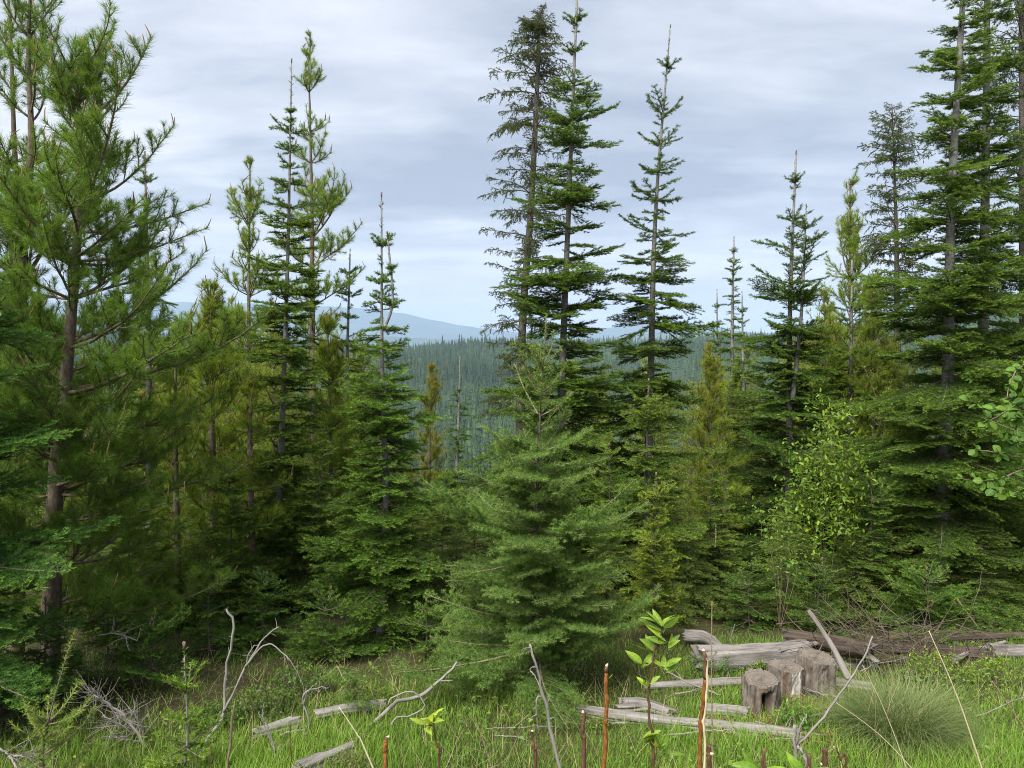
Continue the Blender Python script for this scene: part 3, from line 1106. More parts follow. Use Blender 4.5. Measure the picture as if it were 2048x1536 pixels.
hero('fir_tree', 'young fir with bright new tips in front of the slender tiered fir', 'fir',
     [dict(px=[(1294, 1180), (1296, 1000), (1297, 772)], r=(0.024, 0.006),
           prof=([772, 820, 900, 1000, 1100, 1180], [8, 42, 72, 100, 122, 122]))], 8.6, 28, color=C(1.15, 1.1, 1.0), bark=M_BARK_DARK,
     style=dict(leader=0.22, spacing=(0.22, 0.2), grow=1.2, inter=(3, 6)))
hero('fir_tree', 'slim fir top with upcurled twigs behind the big left pines', 'fir',
     [dict(px=[(300, 1200), (298, 700), (290, 316)], r=(0.06, 0.009), prof=([316, 400, 470, 600, 800, 1200], [8, 30, 26, 60, 90, 120]))], 9.5, 29,
     top_kit=K_FIRTOP, style=dict(leader=0.35, spacing=(0.45, 0.3), grow=2.2))
hero('fir_tree', 'small slender blue-green fir spire in front of the far wooded slope', 'fir',
     [dict(px=[(905, 1180), (912, 900), (920, 712)], r=(0.05, 0.010), prof=([712, 780, 800, 900, 960, 1180], [5, 8, 34, 32, 60, 95]))], 15.0, 30, color=C(0.8, 0.95, 1.15),
     top_kit=K_FIRTOP, style=dict(leader=0.72, spacing=(0.42, 0.3), grow=2.0, inter=(5, 6)))
hero('fir_tree', 'thin faraway fir spire, the tallest of the four right of the slender fir', 'fir',
     [dict(px=[(1466, 1120), (1465, 700), (1468, 480)], r=(0.07, 0.014), prof=([480, 520, 560, 620, 680, 760, 900, 1120], [5, 16, 18, 28, 34, 50, 80, 90]))], 17.0, 31,
     color=C(1.0, 1.0, 0.95), top_kit=K_FIRTOP, style=dict(leader=0.4, spacing=(0.45, 0.34), grow=3.0, inter=(3, 6), topzone=2.2))
hero('fir_tree', 'short thin fir spire just left of the tallest faraway spire', 'fir',
     [dict(px=[(1436, 1120), (1434, 800), (1434, 585)], r=(0.06, 0.012), prof=([585, 620, 680, 760, 900, 1120], [4, 16, 26, 44, 70, 80]))], 18.0, 32,
     top_kit=K_FIRTOP, style=dict(leader=0.4, spacing=(0.42, 0.34), grow=3.0, inter=(3, 6), topzone=1.8))
hero('fir_tree', 'short thin fir spire just right of the tallest faraway spire', 'fir',
     [dict(px=[(1490, 1120), (1486, 800), (1484, 590)], r=(0.06, 0.012), prof=([590, 640, 700, 780, 900, 1120], [4, 14, 28, 50, 70, 80]))], 16.0, 33,
     top_kit=K_FIRTOP, style=dict(leader=0.45, spacing=(0.42, 0.34), grow=3.0, inter=(3, 6), topzone=1.5))
hero('fir_tree', 'slim pale-green fir behind the yellow shrub, right of the twin-topped fir', 'fir',
     [dict(px=[(1695, 1180), (1700, 800), (1704, 520)], r=(0.06, 0.011), prof=([520, 580, 640, 720, 850, 1180], [6, 44, 50, 74, 90, 110]))], 12.0, 34, color=C(1.15, 1.1, 0.9),
     top_kit=K_FIRTOP, style=dict(leader=0.35, spacing=(0.42, 0.3), grow=2.2))
hero('fir_tree', 'slender twin-leader fir between the pale pine and the bushy fir', 'fir',
     [dict(px=[(692, 1200), (695, 800), (700, 508)], r=(0.06, 0.011), prof=([508, 560, 640, 720, 850, 1200], [6, 30, 42, 56, 80, 100]))], 12.5, 35, color=C(1.05, 1.05, 0.95),
     top_kit=K_FIRTOP, style=dict(leader=0.35, spacing=(0.42, 0.3), grow=2.2))
hero('fir_tree', 'small yellow-green fir sapling at the foot of the slender tiered fir', 'fir',
     [dict(px=[(1312, 1262), (1312, 1120), (1312, 962)], r=(0.011, 0.004), prof=([962, 1020, 1060, 1150, 1250], [8, 30, 42, 56, 62]))], 7.4, 36, color=C(1.5, 1.25, 0.9), bark=M_BARK_DARK,
     style=dict(leader=0.2, spacing=(0.13, 0.12), grow=0.9, inter=(2, 4), el=(0.95, 0.5, 0.15)))
hero('fir_tree', 'blue-green fir reaching its lower branches in from the left edge', 'fir',
     [dict(px=[(-175, 1470), (-170, 900), (-165, 250)], r=(0.06, 0.012),
           prof=([250, 500, 700, 880, 1100, 1300, 1470], [40, 220, 285, 330, 350, 370, 350], [40, 150, 200, 230, 260, 300, 300]))], 5.0, 37, color=C(0.85, 1.05, 1.25),
     style=dict(leader=0.3, spacing=(0.26, 0.24), grow=1.6, inter=(3, 5), n=(5, 6), el=(0.5, 0.1, -0.12)))

# spruces
hero('spruce_tree', 'half-bare old spruce with dead top and dark sparse foliage, left of the tall fir', 'spruce',
     [dict(px=[(1040, 1180), (1046, 700), (1062, 400), (1076, 130), (1080, 45), (1092, 4)], r=(0.085, 0.005), power=0.8,
           prof=([4, 40, 60, 180, 250, 330, 420, 480, 600, 660, 1180], [10, 12, 46, 70, 74, 70, 74, 70, 60, 70, 90], [12, 24, 58, 108, 112, 90, 118, 100, 70, 100, 110]))], 12.0, 41,
     style=dict(leader=0.42, has_leader=False, spacing=(0.24, 0.22), inter=(1, 3)))
hero('spruce_tree', 'dark olive spruce with a pointed bushy top behind the right-hand firs', 'spruce',
     [dict(px=[(1795, 1180), (1793, 700), (1788, 450), (1784, 212)], r=(0.085, 0.006),
           prof=([212, 240, 300, 400, 500, 600, 1180], [12, 40, 56, 72, 76, 70, 90]))], 13.0, 42, color=C(1.05, 1.1, 0.95),
     style=dict(leader=0.08, spacing=(0.17, 0.24), inter=(2, 2)))
hero('spruce_tree', 'dark spruce half cut off by the right edge of the photo', 'spruce',
     [dict(px=[(2052, 1180), (2048, 600), (2042, -90)], r=(0.10, 0.03), prof=([-90, 200, 500, 1180], [80, 95, 100, 110]))], 11.5, 43, color=C(0.9, 1.0, 0.9),
     style=dict(leader=0.1, has_leader=False, spacing=(0.22, 0.25), inter=(2, 2)))

# pines
hero('pine_tree', 'big pine with two leaders at the left edge', 'pine',
     [dict(px=[(30, 1330), (36, 900), (42, 500)], r=(0.085, 0.055), prof=([500, 700, 900, 1330], [150, 190, 210, 210], [150, 200, 220, 220]), style=dict(has_leader=False, leader=0.05)),
      dict(px=[(42, 500), (62, 300), (66, 100), (66, -110)], r=(0.040, 0.008), prof=([-110, 0, 150, 300, 500], [40, 100, 110, 120, 150]),
           style=dict(sleeve=1.5, n=(3, 4), spacing=(0.42, 0.45), inter=(0, 0))),
      dict(px=[(42, 500), (24, 300), (22, 100), (12, -70)], r=(0.030, 0.008), prof=([-70, 50, 200, 500], [25, 60, 80, 110]), dd=0.25,
           style=dict(sleeve=1.4, n=(2, 3), spacing=(0.45, 0.45), inter=(0, 0)))],
     7.0, 51, style=dict(leader=0.2, spacing=(0.36, 0.36)), color=C(0.82, 0.93, 1.0))
hero('pine_tree', 'bushy pine with many upright brown candles, nearest on the left', 'pine',
     [dict(px=[(100, 1340), (112, 1000), (128, 800), (150, 520), (160, 300), (152, 150)], r=(0.080, 0.010),
           prof=([150, 230, 320, 420, 520, 700, 850, 1000, 1150, 1340], [125, 160, 175, 235, 295, 345, 430, 480, 490, 430], [60, 90, 110, 140, 170, 220, 250, 260, 260, 230]),
           style=dict(sleeve=0.7))],
     6.4, 52, style=dict(leader=0.12, spacing=(0.42, 0.27), inter=(1, 2), n=(5, 6), grow=1.7, el=(0.68, 0.42, -0.1)), color=C(0.80, 0.92, 1.0))
hero('pine_tree', 'pale thin pine with an open top right of the narrow fir spire', 'pine',
     [dict(px=[(628, 1150), (625, 700), (626, 400), (617, 108)], r=(0.070, 0.008),
           prof=([108, 160, 250, 350, 450, 560, 700, 1150], [14, 55, 75, 85, 125, 140, 130, 120], [12, 25, 40, 60, 70, 90, 100, 120]), style=dict(sleeve=0.9))], 12.0, 53, color=C(1.1, 1.1, 1.1),
     style=dict(spacing=(0.55, 0.55), inter=(0, 1), n=(3, 4), el=(0.95, 0.45, 0.3)))
hero('pine_tree', 'pale pine with slim upright shoots left of the narrow fir spire', 'pine',
     [dict(px=[(505, 1150), (500, 700), (500, 322)], r=(0.06, 0.008), prof=([322, 400, 480, 560, 700, 1150], [12, 34, 66, 76, 90, 120], [12, 50, 70, 80, 90, 120]), style=dict(sleeve=0.6))], 12.0, 54, color=C(1.15, 1.12, 0.95),
     style=dict(spacing=(0.45, 0.42), inter=(0, 1), n=(3, 4), el=(1.0, 0.6, 0.3)))
hero('pine_tree', 'slim yellow-green pine left of the dark olive spruce', 'pine',
     [dict(px=[(1690, 1150), (1697, 700), (1700, 366)], r=(0.06, 0.008), prof=([366, 450, 560, 700, 1150], [12, 36, 66, 100, 120], [12, 40, 72, 100, 120]), style=dict(sleeve=0.8))], 14.0, 55, color=C(1.2, 1.15, 0.9),
     style=dict(spacing=(0.45, 0.42), inter=(0, 1), n=(3, 5), el=(1.05, 0.7, 0.3)))
hero('pine_tree', 'slim pine with rusty yellow needles in front of the far slope', 'pine',
     [dict(px=[(858, 1150), (860, 900), (864, 738)], r=(0.05, 0.008), prof=([738, 800, 900, 1000, 1150], [8, 30, 48, 60, 80]), style=dict(sleeve=0.9, sleeve_len=0.05, sleeve_dens=260))], 13.0, 56, color=C(1.4, 1.05, 0.9),
     style=dict(spacing=(0.3, 0.34), inter=(0, 2), n=(3, 4), el=(1.0, 0.75, 0.4)))
hero('pine_tree', 'yellowish young pine right of the slender tiered fir', 'pine',
     [dict(px=[(1415, 1150), (1416, 900), (1418, 690)], r=(0.05, 0.008), prof=([690, 760, 860, 1150], [8, 34, 60, 90]), style=dict(sleeve=0.6))], 14.0, 57, color=C(1.5, 1.2, 0.9),
     style=dict(spacing=(0.36, 0.36), inter=(0, 1), n=(3, 5), el=(1.05, 0.75, 0.3)))
hero('pine_tree', 'yellow-green pine filling the gap behind the nearest left pine', 'pine',
     [dict(px=[(430, 1180), (425, 800), (420, 580)], r=(0.06, 0.008), prof=([580, 640, 720, 850, 1180], [12, 60, 90, 110, 120]))], 9.5, 58, color=C(1.25, 1.15, 0.85),
     style=dict(spacing=(0.3, 0.3), inter=(0, 1), n=(4, 5), el=(0.9, 0.6, 0.2)))

for lab, u_, vt, d_, sd_, hw_, c_ in (
        ('bushy yellow-green pine low between the nearest left pine and the narrow fir spire', 505, 770, 8.6, 151, 95, C(1.2, 1.12, 0.85)),
        ('yellow-green pine showing above the nearest left pine\'s right-hand boughs', 352, 660, 8.8, 152, 90, C(1.1, 1.08, 0.9)),
        ('yellow-green pine between the narrow fir spire and the bushy fir', 655, 650, 10.0, 153, 80, C(1.2, 1.12, 0.9)),
        ('yellow-green pine right of the twin-topped fir', 1648, 585, 12.5, 154, 80, C(1.2, 1.12, 0.85)),
        ('bushy yellow-green young pine below the faraway spires', 1445, 860, 11.0, 155, 95, C(1.2, 1.12, 0.85)),
        ('yellow-green pine peeping out left of the grey-trunked fir', 1745, 560, 11.5, 156, 80, C(1.15, 1.1, 0.85))):
    hero('pine_tree', lab, 'pine', [dict(px=[(u_ + 4, 1180), (u_ + 2, 900), (u_, vt)], r=(0.05, 0.008), prof=([vt, vt + 70, vt + 200, 1180], [12, hw_ * 0.5, hw_, hw_ * 1.35]),
                                         style=dict(sleeve=0.4))], d_, sd_, color=c_,
         style=dict(spacing=(0.3, 0.27), inter=(0, 2), n=(5, 6), grow=1.4, el=(0.95, 0.5, 0.0)))

# Douglas-fir sapling in the middle
hero('fir_sapling', 'pale grey-green young conifer in the middle of the clearing', 'doug',
     [dict(px=[(1074, 1400), (1076, 1150), (1082, 900), (1092, 640)], r=(0.026, 0.004),
           prof=([640, 740, 830, 900, 1000, 1100, 1200, 1330, 1400], [10, 66, 118, 128, 155, 200, 240, 260, 230], [10, 60, 114, 128, 165, 220, 260, 295, 260]))], 6.1, 61,
     top_kit=K_DOUGTOP, style=dict(leader=0.36, topzone=0.85, spacing=(0.26, 0.17), grow=1.5, inter=(2, 6), ilen=(0.4, 0.9), n=(5, 6), el=(0.75, 0.5, 0.0), eljit=0.2), cat='sapling')

# ------------------------------------------------------------------ young trees crowded behind
def coarse_tree(species, H, R, rng, lean=0.0):
    """crown of a tree farther back, joined: small sprays on whorls; returns (trunk geo, crown geo)"""
    g = Geo()
    ln = np.array([[0, 0, z] for z in np.linspace(0, H, 30)])
    if species == 'fir':
        fn, kw = branch_fir, dict(dens=110, n_w=0.014, n_len=0.036, sub=False, fine=0.95, lat=0.55)
        st = dict(STYLE['fir'], leader=0.4, spacing=(0.4, 0.3), grow=2.4, inter=(2, 3), bottom=0.3)
    else:
        fn, kw = branch_pine, dict(candles=False, dens=120, n_w=0.009, n_len=0.065, fine=0.7)
        st = dict(STYLE['pine'], leader=0.2, spacing=(0.38, 0.42), grow=2.4, inter=(0, 1), n=(4, 5), bottom=0.6, el=(1.05, 0.7, 0.3))
    small = [fn(L, rng, **kw) for L in (0.2, 0.4, 0.7, 1.0)]
    ls = np.array([0.2, 0.4, 0.7, 1.0])

    def pf(z):
        q = 1 - z / H
        r = R * (1 - math.exp(-2.6 * q)) / 0.926 + 0.05
        return r, r
    for kind, pp, p, az, el, L in branch_layout(ln, pf, st, rng):
        i = int(np.argmin(np.abs(np.log(ls / max(L, 0.05)))))
        g.add_geo(small[i], mat4(rot(az, el), p, L / ls[i]))
    ld = leader_mesh(species, st['leader'], rng)
    g.add_geo(ld.done(), mat4(np.eye(3), np.array([0, 0, H - st['leader']])))
    tr = trunk_geo(ln[::6], 0.007 * H + 0.005, 0.006, rng, 7)
    return tr, g


def build_back_trees():
    rng = np.random.default_rng(77)
    tpl = []
    for sp, H, R in (('fir', 6, 1.15), ('fir', 5, 1.2), ('fir', 6.5, 1.0), ('pine', 6, 1.25), ('pine', 5, 1.15), ('pine', 6.5, 1.2)):
        tr, g = coarse_tree(sp, H, R, rng)
        mats = [M_TWIG, M_FIR] if sp == 'fir' else [M_TWIG, M_PINE, M_CANDLE]
        tpl.append((sp, H, make_mesh('back_trunk', tr, [M_BARK_DARK]), make_mesh('back_crown', g, mats)))
    spots = []

    def lowest(u):
        return float(np.interp(u, [0, 330, 380, 560, 640, 780, 800, 870, 1040, 1060, 1330, 1345, 1455, 1470, 1560, 1640, 1760, 1800, 2048],
                               [640, 610, 620, 600, 620, 640, 870, 925, 925, 715, 715, 735, 715, 670, 670, 620, 620, 640, 640]))
    n = 0
    while len(spots) < 205 and n < 14000:
        n += 1
        u = rng.uniform(-60, 2110)
        low = len(spots) % 3 == 0                       # undergrowth nearer the clearing
        d = rng.uniform(8.3, 12.5) if low else float(rng.choice([rng.uniform(11.0, 17), rng.uniform(17, 34)]))
        v = rng.uniform(985, 1150) if low else lowest(u) + rng.exponential(65) + (25 if d < 15 else 0)
        if v < lowest(u):
            continue
        w = 0.8 * FPX / d
        if max(lowest(u - w * 0.7), lowest(u + w * 0.7)) - 70 > v + 60:
            continue
        if low and 930 < u < 1210 and d < 9.0:
            continue
        x = at(u, 700, d)[0]
        h = at(u, v, d)[2] - gz(x, d)
        if h < 1.0 or h > 9.5:
            continue
        if any(abs(x - q[0]) ** 2 + (d - q[1]) ** 2 < 0.55 ** 2 for q in spots):
            continue
        spots.append((x, d, h, int(rng.integers(3)) if low else int(rng.integers(6)), u, v, low))
    zones = [(310, 'behind the big left pines'), (480, 'behind the pale slim pine'), (660, 'behind the narrow fir spire'), (800, 'behind the bushy fir'),
             (1010, 'below the valley view'), (1210, 'behind the grey-green sapling'), (1400, 'behind the slender tiered fir'),
             (1540, 'below the faraway spires'), (1740, 'behind the yellow-green shrub'), (9999, 'behind the big right-hand firs')]
    names = []
    for x, d, h, k, u, v, low in spots:
        zone = next(z for q, z in zones if u < q)
        size = 'low bushy' if low else ('tall' if v < 760 else 'middling')
        far = '' if low else (' close up' if d < 14 else ' farther back')
        names.append((size + (' dark green fir' if tpl[k][0] == 'fir' else ' yellow-green pine') + far, zone))
    order = ['leftmost', 'second from the left', 'third from the left', 'fourth from the left', 'fifth from the left', 'sixth from the left', 'seventh from the left',
             'eighth from the left', 'ninth from the left', 'tenth from the left', 'eleventh from the left',
             'twelfth from the left', 'thirteenth from the left', 'fourteenth from the left', 'fifteenth from the left', 'sixteenth from the left']
    for ii, (x, d, h, k, u, v, low) in enumerate(spots):
        sp, H, mt, mc = tpl[k]
        s = h / H
        w = max(s * rng.uniform(1.0, 1.35), 0.42) if s < 1 else s * 1.1
        root = link(sp + '_tree', None, None, loc=(x, d, gz(x, d) - 0.05))
        root.rotation_euler = (rng.normal(0, 0.02), rng.normal(0, 0.02), rng.uniform(0, 6.28))
        root.scale = (w, w, s)
        same = sorted(spots[q][4] for q in range(len(spots)) if names[q] == names[ii])
        m = same.index(u)
        tail = '' if len(same) == 1 else (', rightmost' if m == len(same) - 1 else ', ' + order[min(m, 15)])
        tag(root, names[ii][0] + ' ' + names[ii][1] + tail, 'tree', 'young %ss crowded %s' % (sp, names[ii][1]))
        if sp == 'fir':
            c = np.array([1.2, 1.06, 0.92]) * rng.uniform(0.9, 1.3)
        else:
            c = np.array([1.2, 1.1, 0.85]) * rng.uniform(0.95, 1.3)
        link('trunk', mt, root)
        tag(link('crown', mc, root, color=(*c, 1)), kind='stuff')


build_back_trees()

# ------------------------------------------------------------------ dead wood
M_GREYWOOD = wood_mat('grey_weathered_wood', [(0.085, 0.075, 0.066), (0.30, 0.28, 0.26), (0.055, 0.045, 0.036), (0.19, 0.145, 0.105)])
M_DARKWOOD = wood_mat('dark_rotting_wood', [(0.026, 0.02, 0.016), (0.10, 0.076, 0.056), (0.018, 0.014, 0.011), (0.13, 0.105, 0.085)])
M_STUMP = wood_mat('stump_wood', [(0.045, 0.033, 0.025), (0.22, 0.19, 0.16), (0.12, 0.048, 0.022), (0.27, 0.24, 0.205)], bump=1.0)
M_STUMPTOP = wood_mat('stump_top_wood', [(0.075, 0.06, 0.047), (0.20, 0.175, 0.145), (0.045, 0.034, 0.026), (0.13, 0.105, 0.08)])
M_ROT = wood_mat('red_rotten_wood', [(0.09, 0.04, 0.02), (0.22, 0.11, 0.055), (0.05, 0.025, 0.014), (0.28, 0.17, 0.1)])
M_HOLLOW = wood_mat('shaded_rotten_hollow', [(0.018, 0.010, 0.007), (0.07, 0.035, 0.02), (0.012, 0.008, 0.006), (0.05, 0.028, 0.017)])  # rotten wood, made darker still so its colour carries the slot's shade
M_BLEACH = wood_mat('bleached_wood', [(0.30, 0.27, 0.23), (0.58, 0.55, 0.50), (0.22, 0.17, 0.12), (0.5, 0.47, 0.42)])
M_STICK = wood_mat('grey_stick_wood', [(0.13, 0.115, 0.10), (0.31, 0.29, 0.27), (0.09, 0.07, 0.052), (0.24, 0.20, 0.165)])


def fbm1(x, seed, octs=4, base=1.0):
    r = np.random.default_rng(seed)
    out = np.zeros_like(x)
    a = 1.0
    f = base
    for _ in range(octs):
        ph = r.uniform(0, 6.28, 3)
        out += a * (np.sin(f * x + ph[0]) + np.sin(f * 1.37 * x + ph[1]) + np.sin(f * 0.71 * x + ph[2])) / 3
        a *= 0.55
        f *= 2.1
    return out


def log_geo(pts, r0, r1, seed, n=36, k=40, crack=0.08, jag=0.6, flat=1.0, mat=0, endmat=0):
    """a weathered trunk or stick: furrowed round its girth, ends broken ragged"""
    rng = np.random.default_rng(seed)
    ln = smooth_line(pts, k)
    T, S, U = frames(ln)
    L = np.linalg.norm(np.diff(ln, axis=0), axis=1)
    s = np.concatenate([[0], np.cumsum(L)])
    a = np.linspace(0, 2 * math.pi, n + 1)
    A = np.repeat(a[None, :], k, 0)
    SS = np.repeat(s[:, None], n + 1, 1)
    rr = (r0 + (r1 - r0) * s / s[-1])[:, None]
    wav = A * 0
    ph = rng.uniform(0, 6.28, 9)
    for j, f in enumerate((2, 3, 5, 7, 9, 12, 15)):
        wav += np.sin(f * A + ph[j] + 0.6 * np.sin(SS * 1.7 + ph[j])) / (1 + 0.12 * f)
    groove = -np.clip(np.abs(wav) < 0.35, 0, 1) * (0.35 - np.abs(wav)) / 0.35
    lump = 0.10 * fbm1(SS / max(rr.max(), 0.01) * 0.55 + 0.5 * np.sin(A + ph[7]), seed, 3) + 0.06 * np.sin(2 * A + ph[8] + SS * 3)
    R = rr * (1 + 1.5 * crack * (0.28 * wav / 1.5 + 1.2 * groove) + lump)
    P = ln[:, None, :] + R[..., None] * (S[:, None, :] * np.cos(A)[..., None] + U[:, None, :] * (np.sin(A) * flat)[..., None])
    for e, sg in ((0, -1), (k - 1, 1)):
        off = jag * rr[e] * (0.5 * fbm1(a * 1.0, seed + e, 4, 2.0) + 0.25 * rng.normal(0, 1, n + 1))
        off[-1] = off[0]
        P[e] += T[e] * (sg * off)[:, None]
    v = P.reshape(-1, 3)
    i = np.arange(k - 1)[:, None] * (n + 1)
    j = np.arange(n)[None, :]
    q = np.stack([i + j, i + j + 1, i + n + 2 + j, i + n + 1 + j], -1).reshape(-1, 4)
    g = Geo()
    circ = 2 * math.pi * max(r0, r1)
    g.add(v, np.concatenate([q[:, [0, 1, 2]], q[:, [0, 2, 3]]]), mat, SS.ravel() + seed % 7, (A / (2 * math.pi) * circ).ravel() + seed % 5, True)
    for e, sg in ((0, -1), (k - 1, 1)):
        ring = P[e][:-1]
        c = ln[e]
        inner = c + (ring - c) * 0.5 - T[e] * sg * rr[e] * rng.uniform(0.0, 0.35, n)[:, None]
        vv = np.concatenate([ring, inner, [c - T[e] * sg * rr[e] * 0.2]])
        jj = np.arange(n)
        j2 = (jj + 1) % n
        t = np.concatenate([np.stack([jj, j2, n + j2], -1), np.stack([jj, n + j2, n + jj], -1), np.stack([n + jj, n + j2, np.full(n, 2 * n)], -1)])
        g.add(vv, t, endmat, np.concatenate([np.full(n, 0.0), np.full(n, 0.05), [0.08]]), np.concatenate([a[:-1] * 0.05, a[:-1] * 0.05, [0]]), False)
    return g


def px_line(pts, sink=0.0):
    """pixel points: (u, v) lie on the ground, (u, v, d) at distance d"""
    out = []
    for p in pts:
        if len(p) == 3:
            out.append(at(*p))
        else:
            q = ground_at(p[0], p[1])
            q[2] -= sink
            out.append(q)
    return np.array(out)


def piece(name, label, cat, g, mats, group=None, origin=None):
    v = np.concatenate(g.v)
    o = np.array(origin if origin is not None else [v[:, 0].mean(), v[:, 1].mean(), v[:, 2].min()])
    g.v = [a - o for a in g.v]
    ob = link(name, make_mesh(name, g, mats), None, loc=o)
    return tag(ob, label, cat, group)


def log(label, pts, r0, r1, seed, mats=None, name='fallen_log', cat='log', group='weathered logs lying in the clearing', rest=0.0, **kw):
    if rest is None:
        ln = px_line(pts)
    else:
        ln = []
        for p in pts:
            lo, hi = 2.0, 20.0
            for _ in range(40):
                m = 0.5 * (lo + hi)
                q = at(p[0], p[1], m)
                lo, hi = (m, hi) if q[2] > gz(q[0], q[1]) + rest + 0.75 * max(r0, r1) else (lo, m)
            ln.append(at(p[0], p[1], lo))
        ln = np.array(ln)
    return piece(name, label, cat, log_geo(ln, r0, r1, seed, **kw), mats or [M_GREYWOOD], group)


log('thick pale grey log lying behind the stumps, below the dark broken log', [(1395, 1322, 7.2), (1500, 1316, 7.15), (1610, 1306, 7.1)], 0.125, 0.115, 3)
log('dark log with broken splintered end, behind the tallest stump', [(1572, 1272, 7.3), (1640, 1284, 7.25), (1740, 1304, 7.2)], 0.062, 0.085, 4, [M_DARKWOOD, M_GREYWOOD], jag=1.2, crack=0.14, endmat=1, rest=0.12)
log('dark rotting log lying under the twig heap behind the tussock', [(1712, 1292), (1800, 1298), (1890, 1304), (1985, 1312)], 0.055, 0.062, 5, [M_DARKWOOD], crack=0.2, jag=1.2)
log('second dark log lying behind the long rotting log near the right edge', [(1840, 1280), (1960, 1276), (2110, 1270)], 0.045, 0.05, 15, [M_DARKWOOD], crack=0.18, jag=1.2)
log('cut grey log end poking in at the right edge', [(1978, 1303, 6.9), (2050, 1304, 6.85), (2160, 1308, 6.8)], 0.066, 0.07, 6, jag=0.12)
log('long cracked grey log lying in front of the stumps', [(1158, 1420, 5.55), (1240, 1432, 5.5), (1360, 1446, 5.4), (1480, 1458, 5.25), (1600, 1472, 5.15)], 0.045, 0.05, 7, crack=0.2, flat=0.8)
log('short broken grey log chunk resting against the long cracked log', [(1242, 1412, 5.65), (1290, 1412, 5.62), (1345, 1428, 5.6)], 0.055, 0.04, 8, jag=1.6, crack=0.2)
log('reddish grey log beside the hollow stump', [(1405, 1420, 5.75), (1450, 1421, 5.7), (1500, 1428, 5.6)], 0.045, 0.045, 9, crack=0.16)
log('low slab of grey wood half sunk in grass right of the hollow stump', [(1440, 1452, 5.35), (1500, 1453, 5.3), (1545, 1462, 5.25)], 0.035, 0.03, 10, crack=0.2, flat=0.7)
log('pale bleached pole lying behind the hollow stump', [(1290, 1372, 6.5), (1400, 1367, 6.45), (1500, 1362, 6.4)], 0.032, 0.04, 11)
log('white bleached log end right of the tallest stump', [(1650, 1366, 6.25), (1690, 1368, 6.2), (1745, 1376, 6.2)], 0.045, 0.05, 12, [M_STICK])
log('grey pole leaning up out of the dark log pile', [(1696, 1356, 6.05), (1668, 1300, 6.15), (1640, 1254, 6.25), (1617, 1221, 6.35)], 0.027, 0.014, 13, [M_STICK], 'leaning_pole', 'pole', None, None, jag=0.5)
log('thin grey broken trunk slanting above the pale grey log', [(1372, 1272, 7.6), (1410, 1276, 7.5), (1448, 1302, 7.3)], 0.06, 0.035, 14, crack=0.14, rest=0.05)
log('grey weathered wood lying left in the low shrubs', [(505, 1470), (545, 1458), (590, 1446)], 0.035, 0.05, 16, crack=0.22, jag=1.4)
log('grey slab of wood in the grass behind the curved dead branch', [(630, 1432), (690, 1420), (770, 1412)], 0.035, 0.045, 17, crack=0.2)
log('cracked grey log end at the bottom edge beside the mossy shrub', [(600, 1548, 4.75), (660, 1520, 4.8), (700, 1500, 4.9)], 0.07, 0.05, 18, crack=0.3, jag=1.0)

log('grey splintered pole lying across the dark broken log', [(1560, 1300), (1625, 1288), (1700, 1283)], 0.018, 0.024, 20, [M_STICK], rest=0.16, jag=1.5)
log('short grey broken log between the pale log and the leaning pole', [(1655, 1338), (1700, 1330), (1750, 1334)], 0.03, 0.036, 21, crack=0.2, jag=1.4)
log('thin dark pole in front of the twig heap', [(1730, 1328), (1800, 1322), (1880, 1330)], 0.02, 0.026, 22, [M_DARKWOOD], jag=1.2)
log('grey broken limb slanting over the dark rotting log', [(1905, 1322), (1950, 1300), (2010, 1284)], 0.022, 0.016, 23, [M_STICK], rest=0.05, jag=1.0)


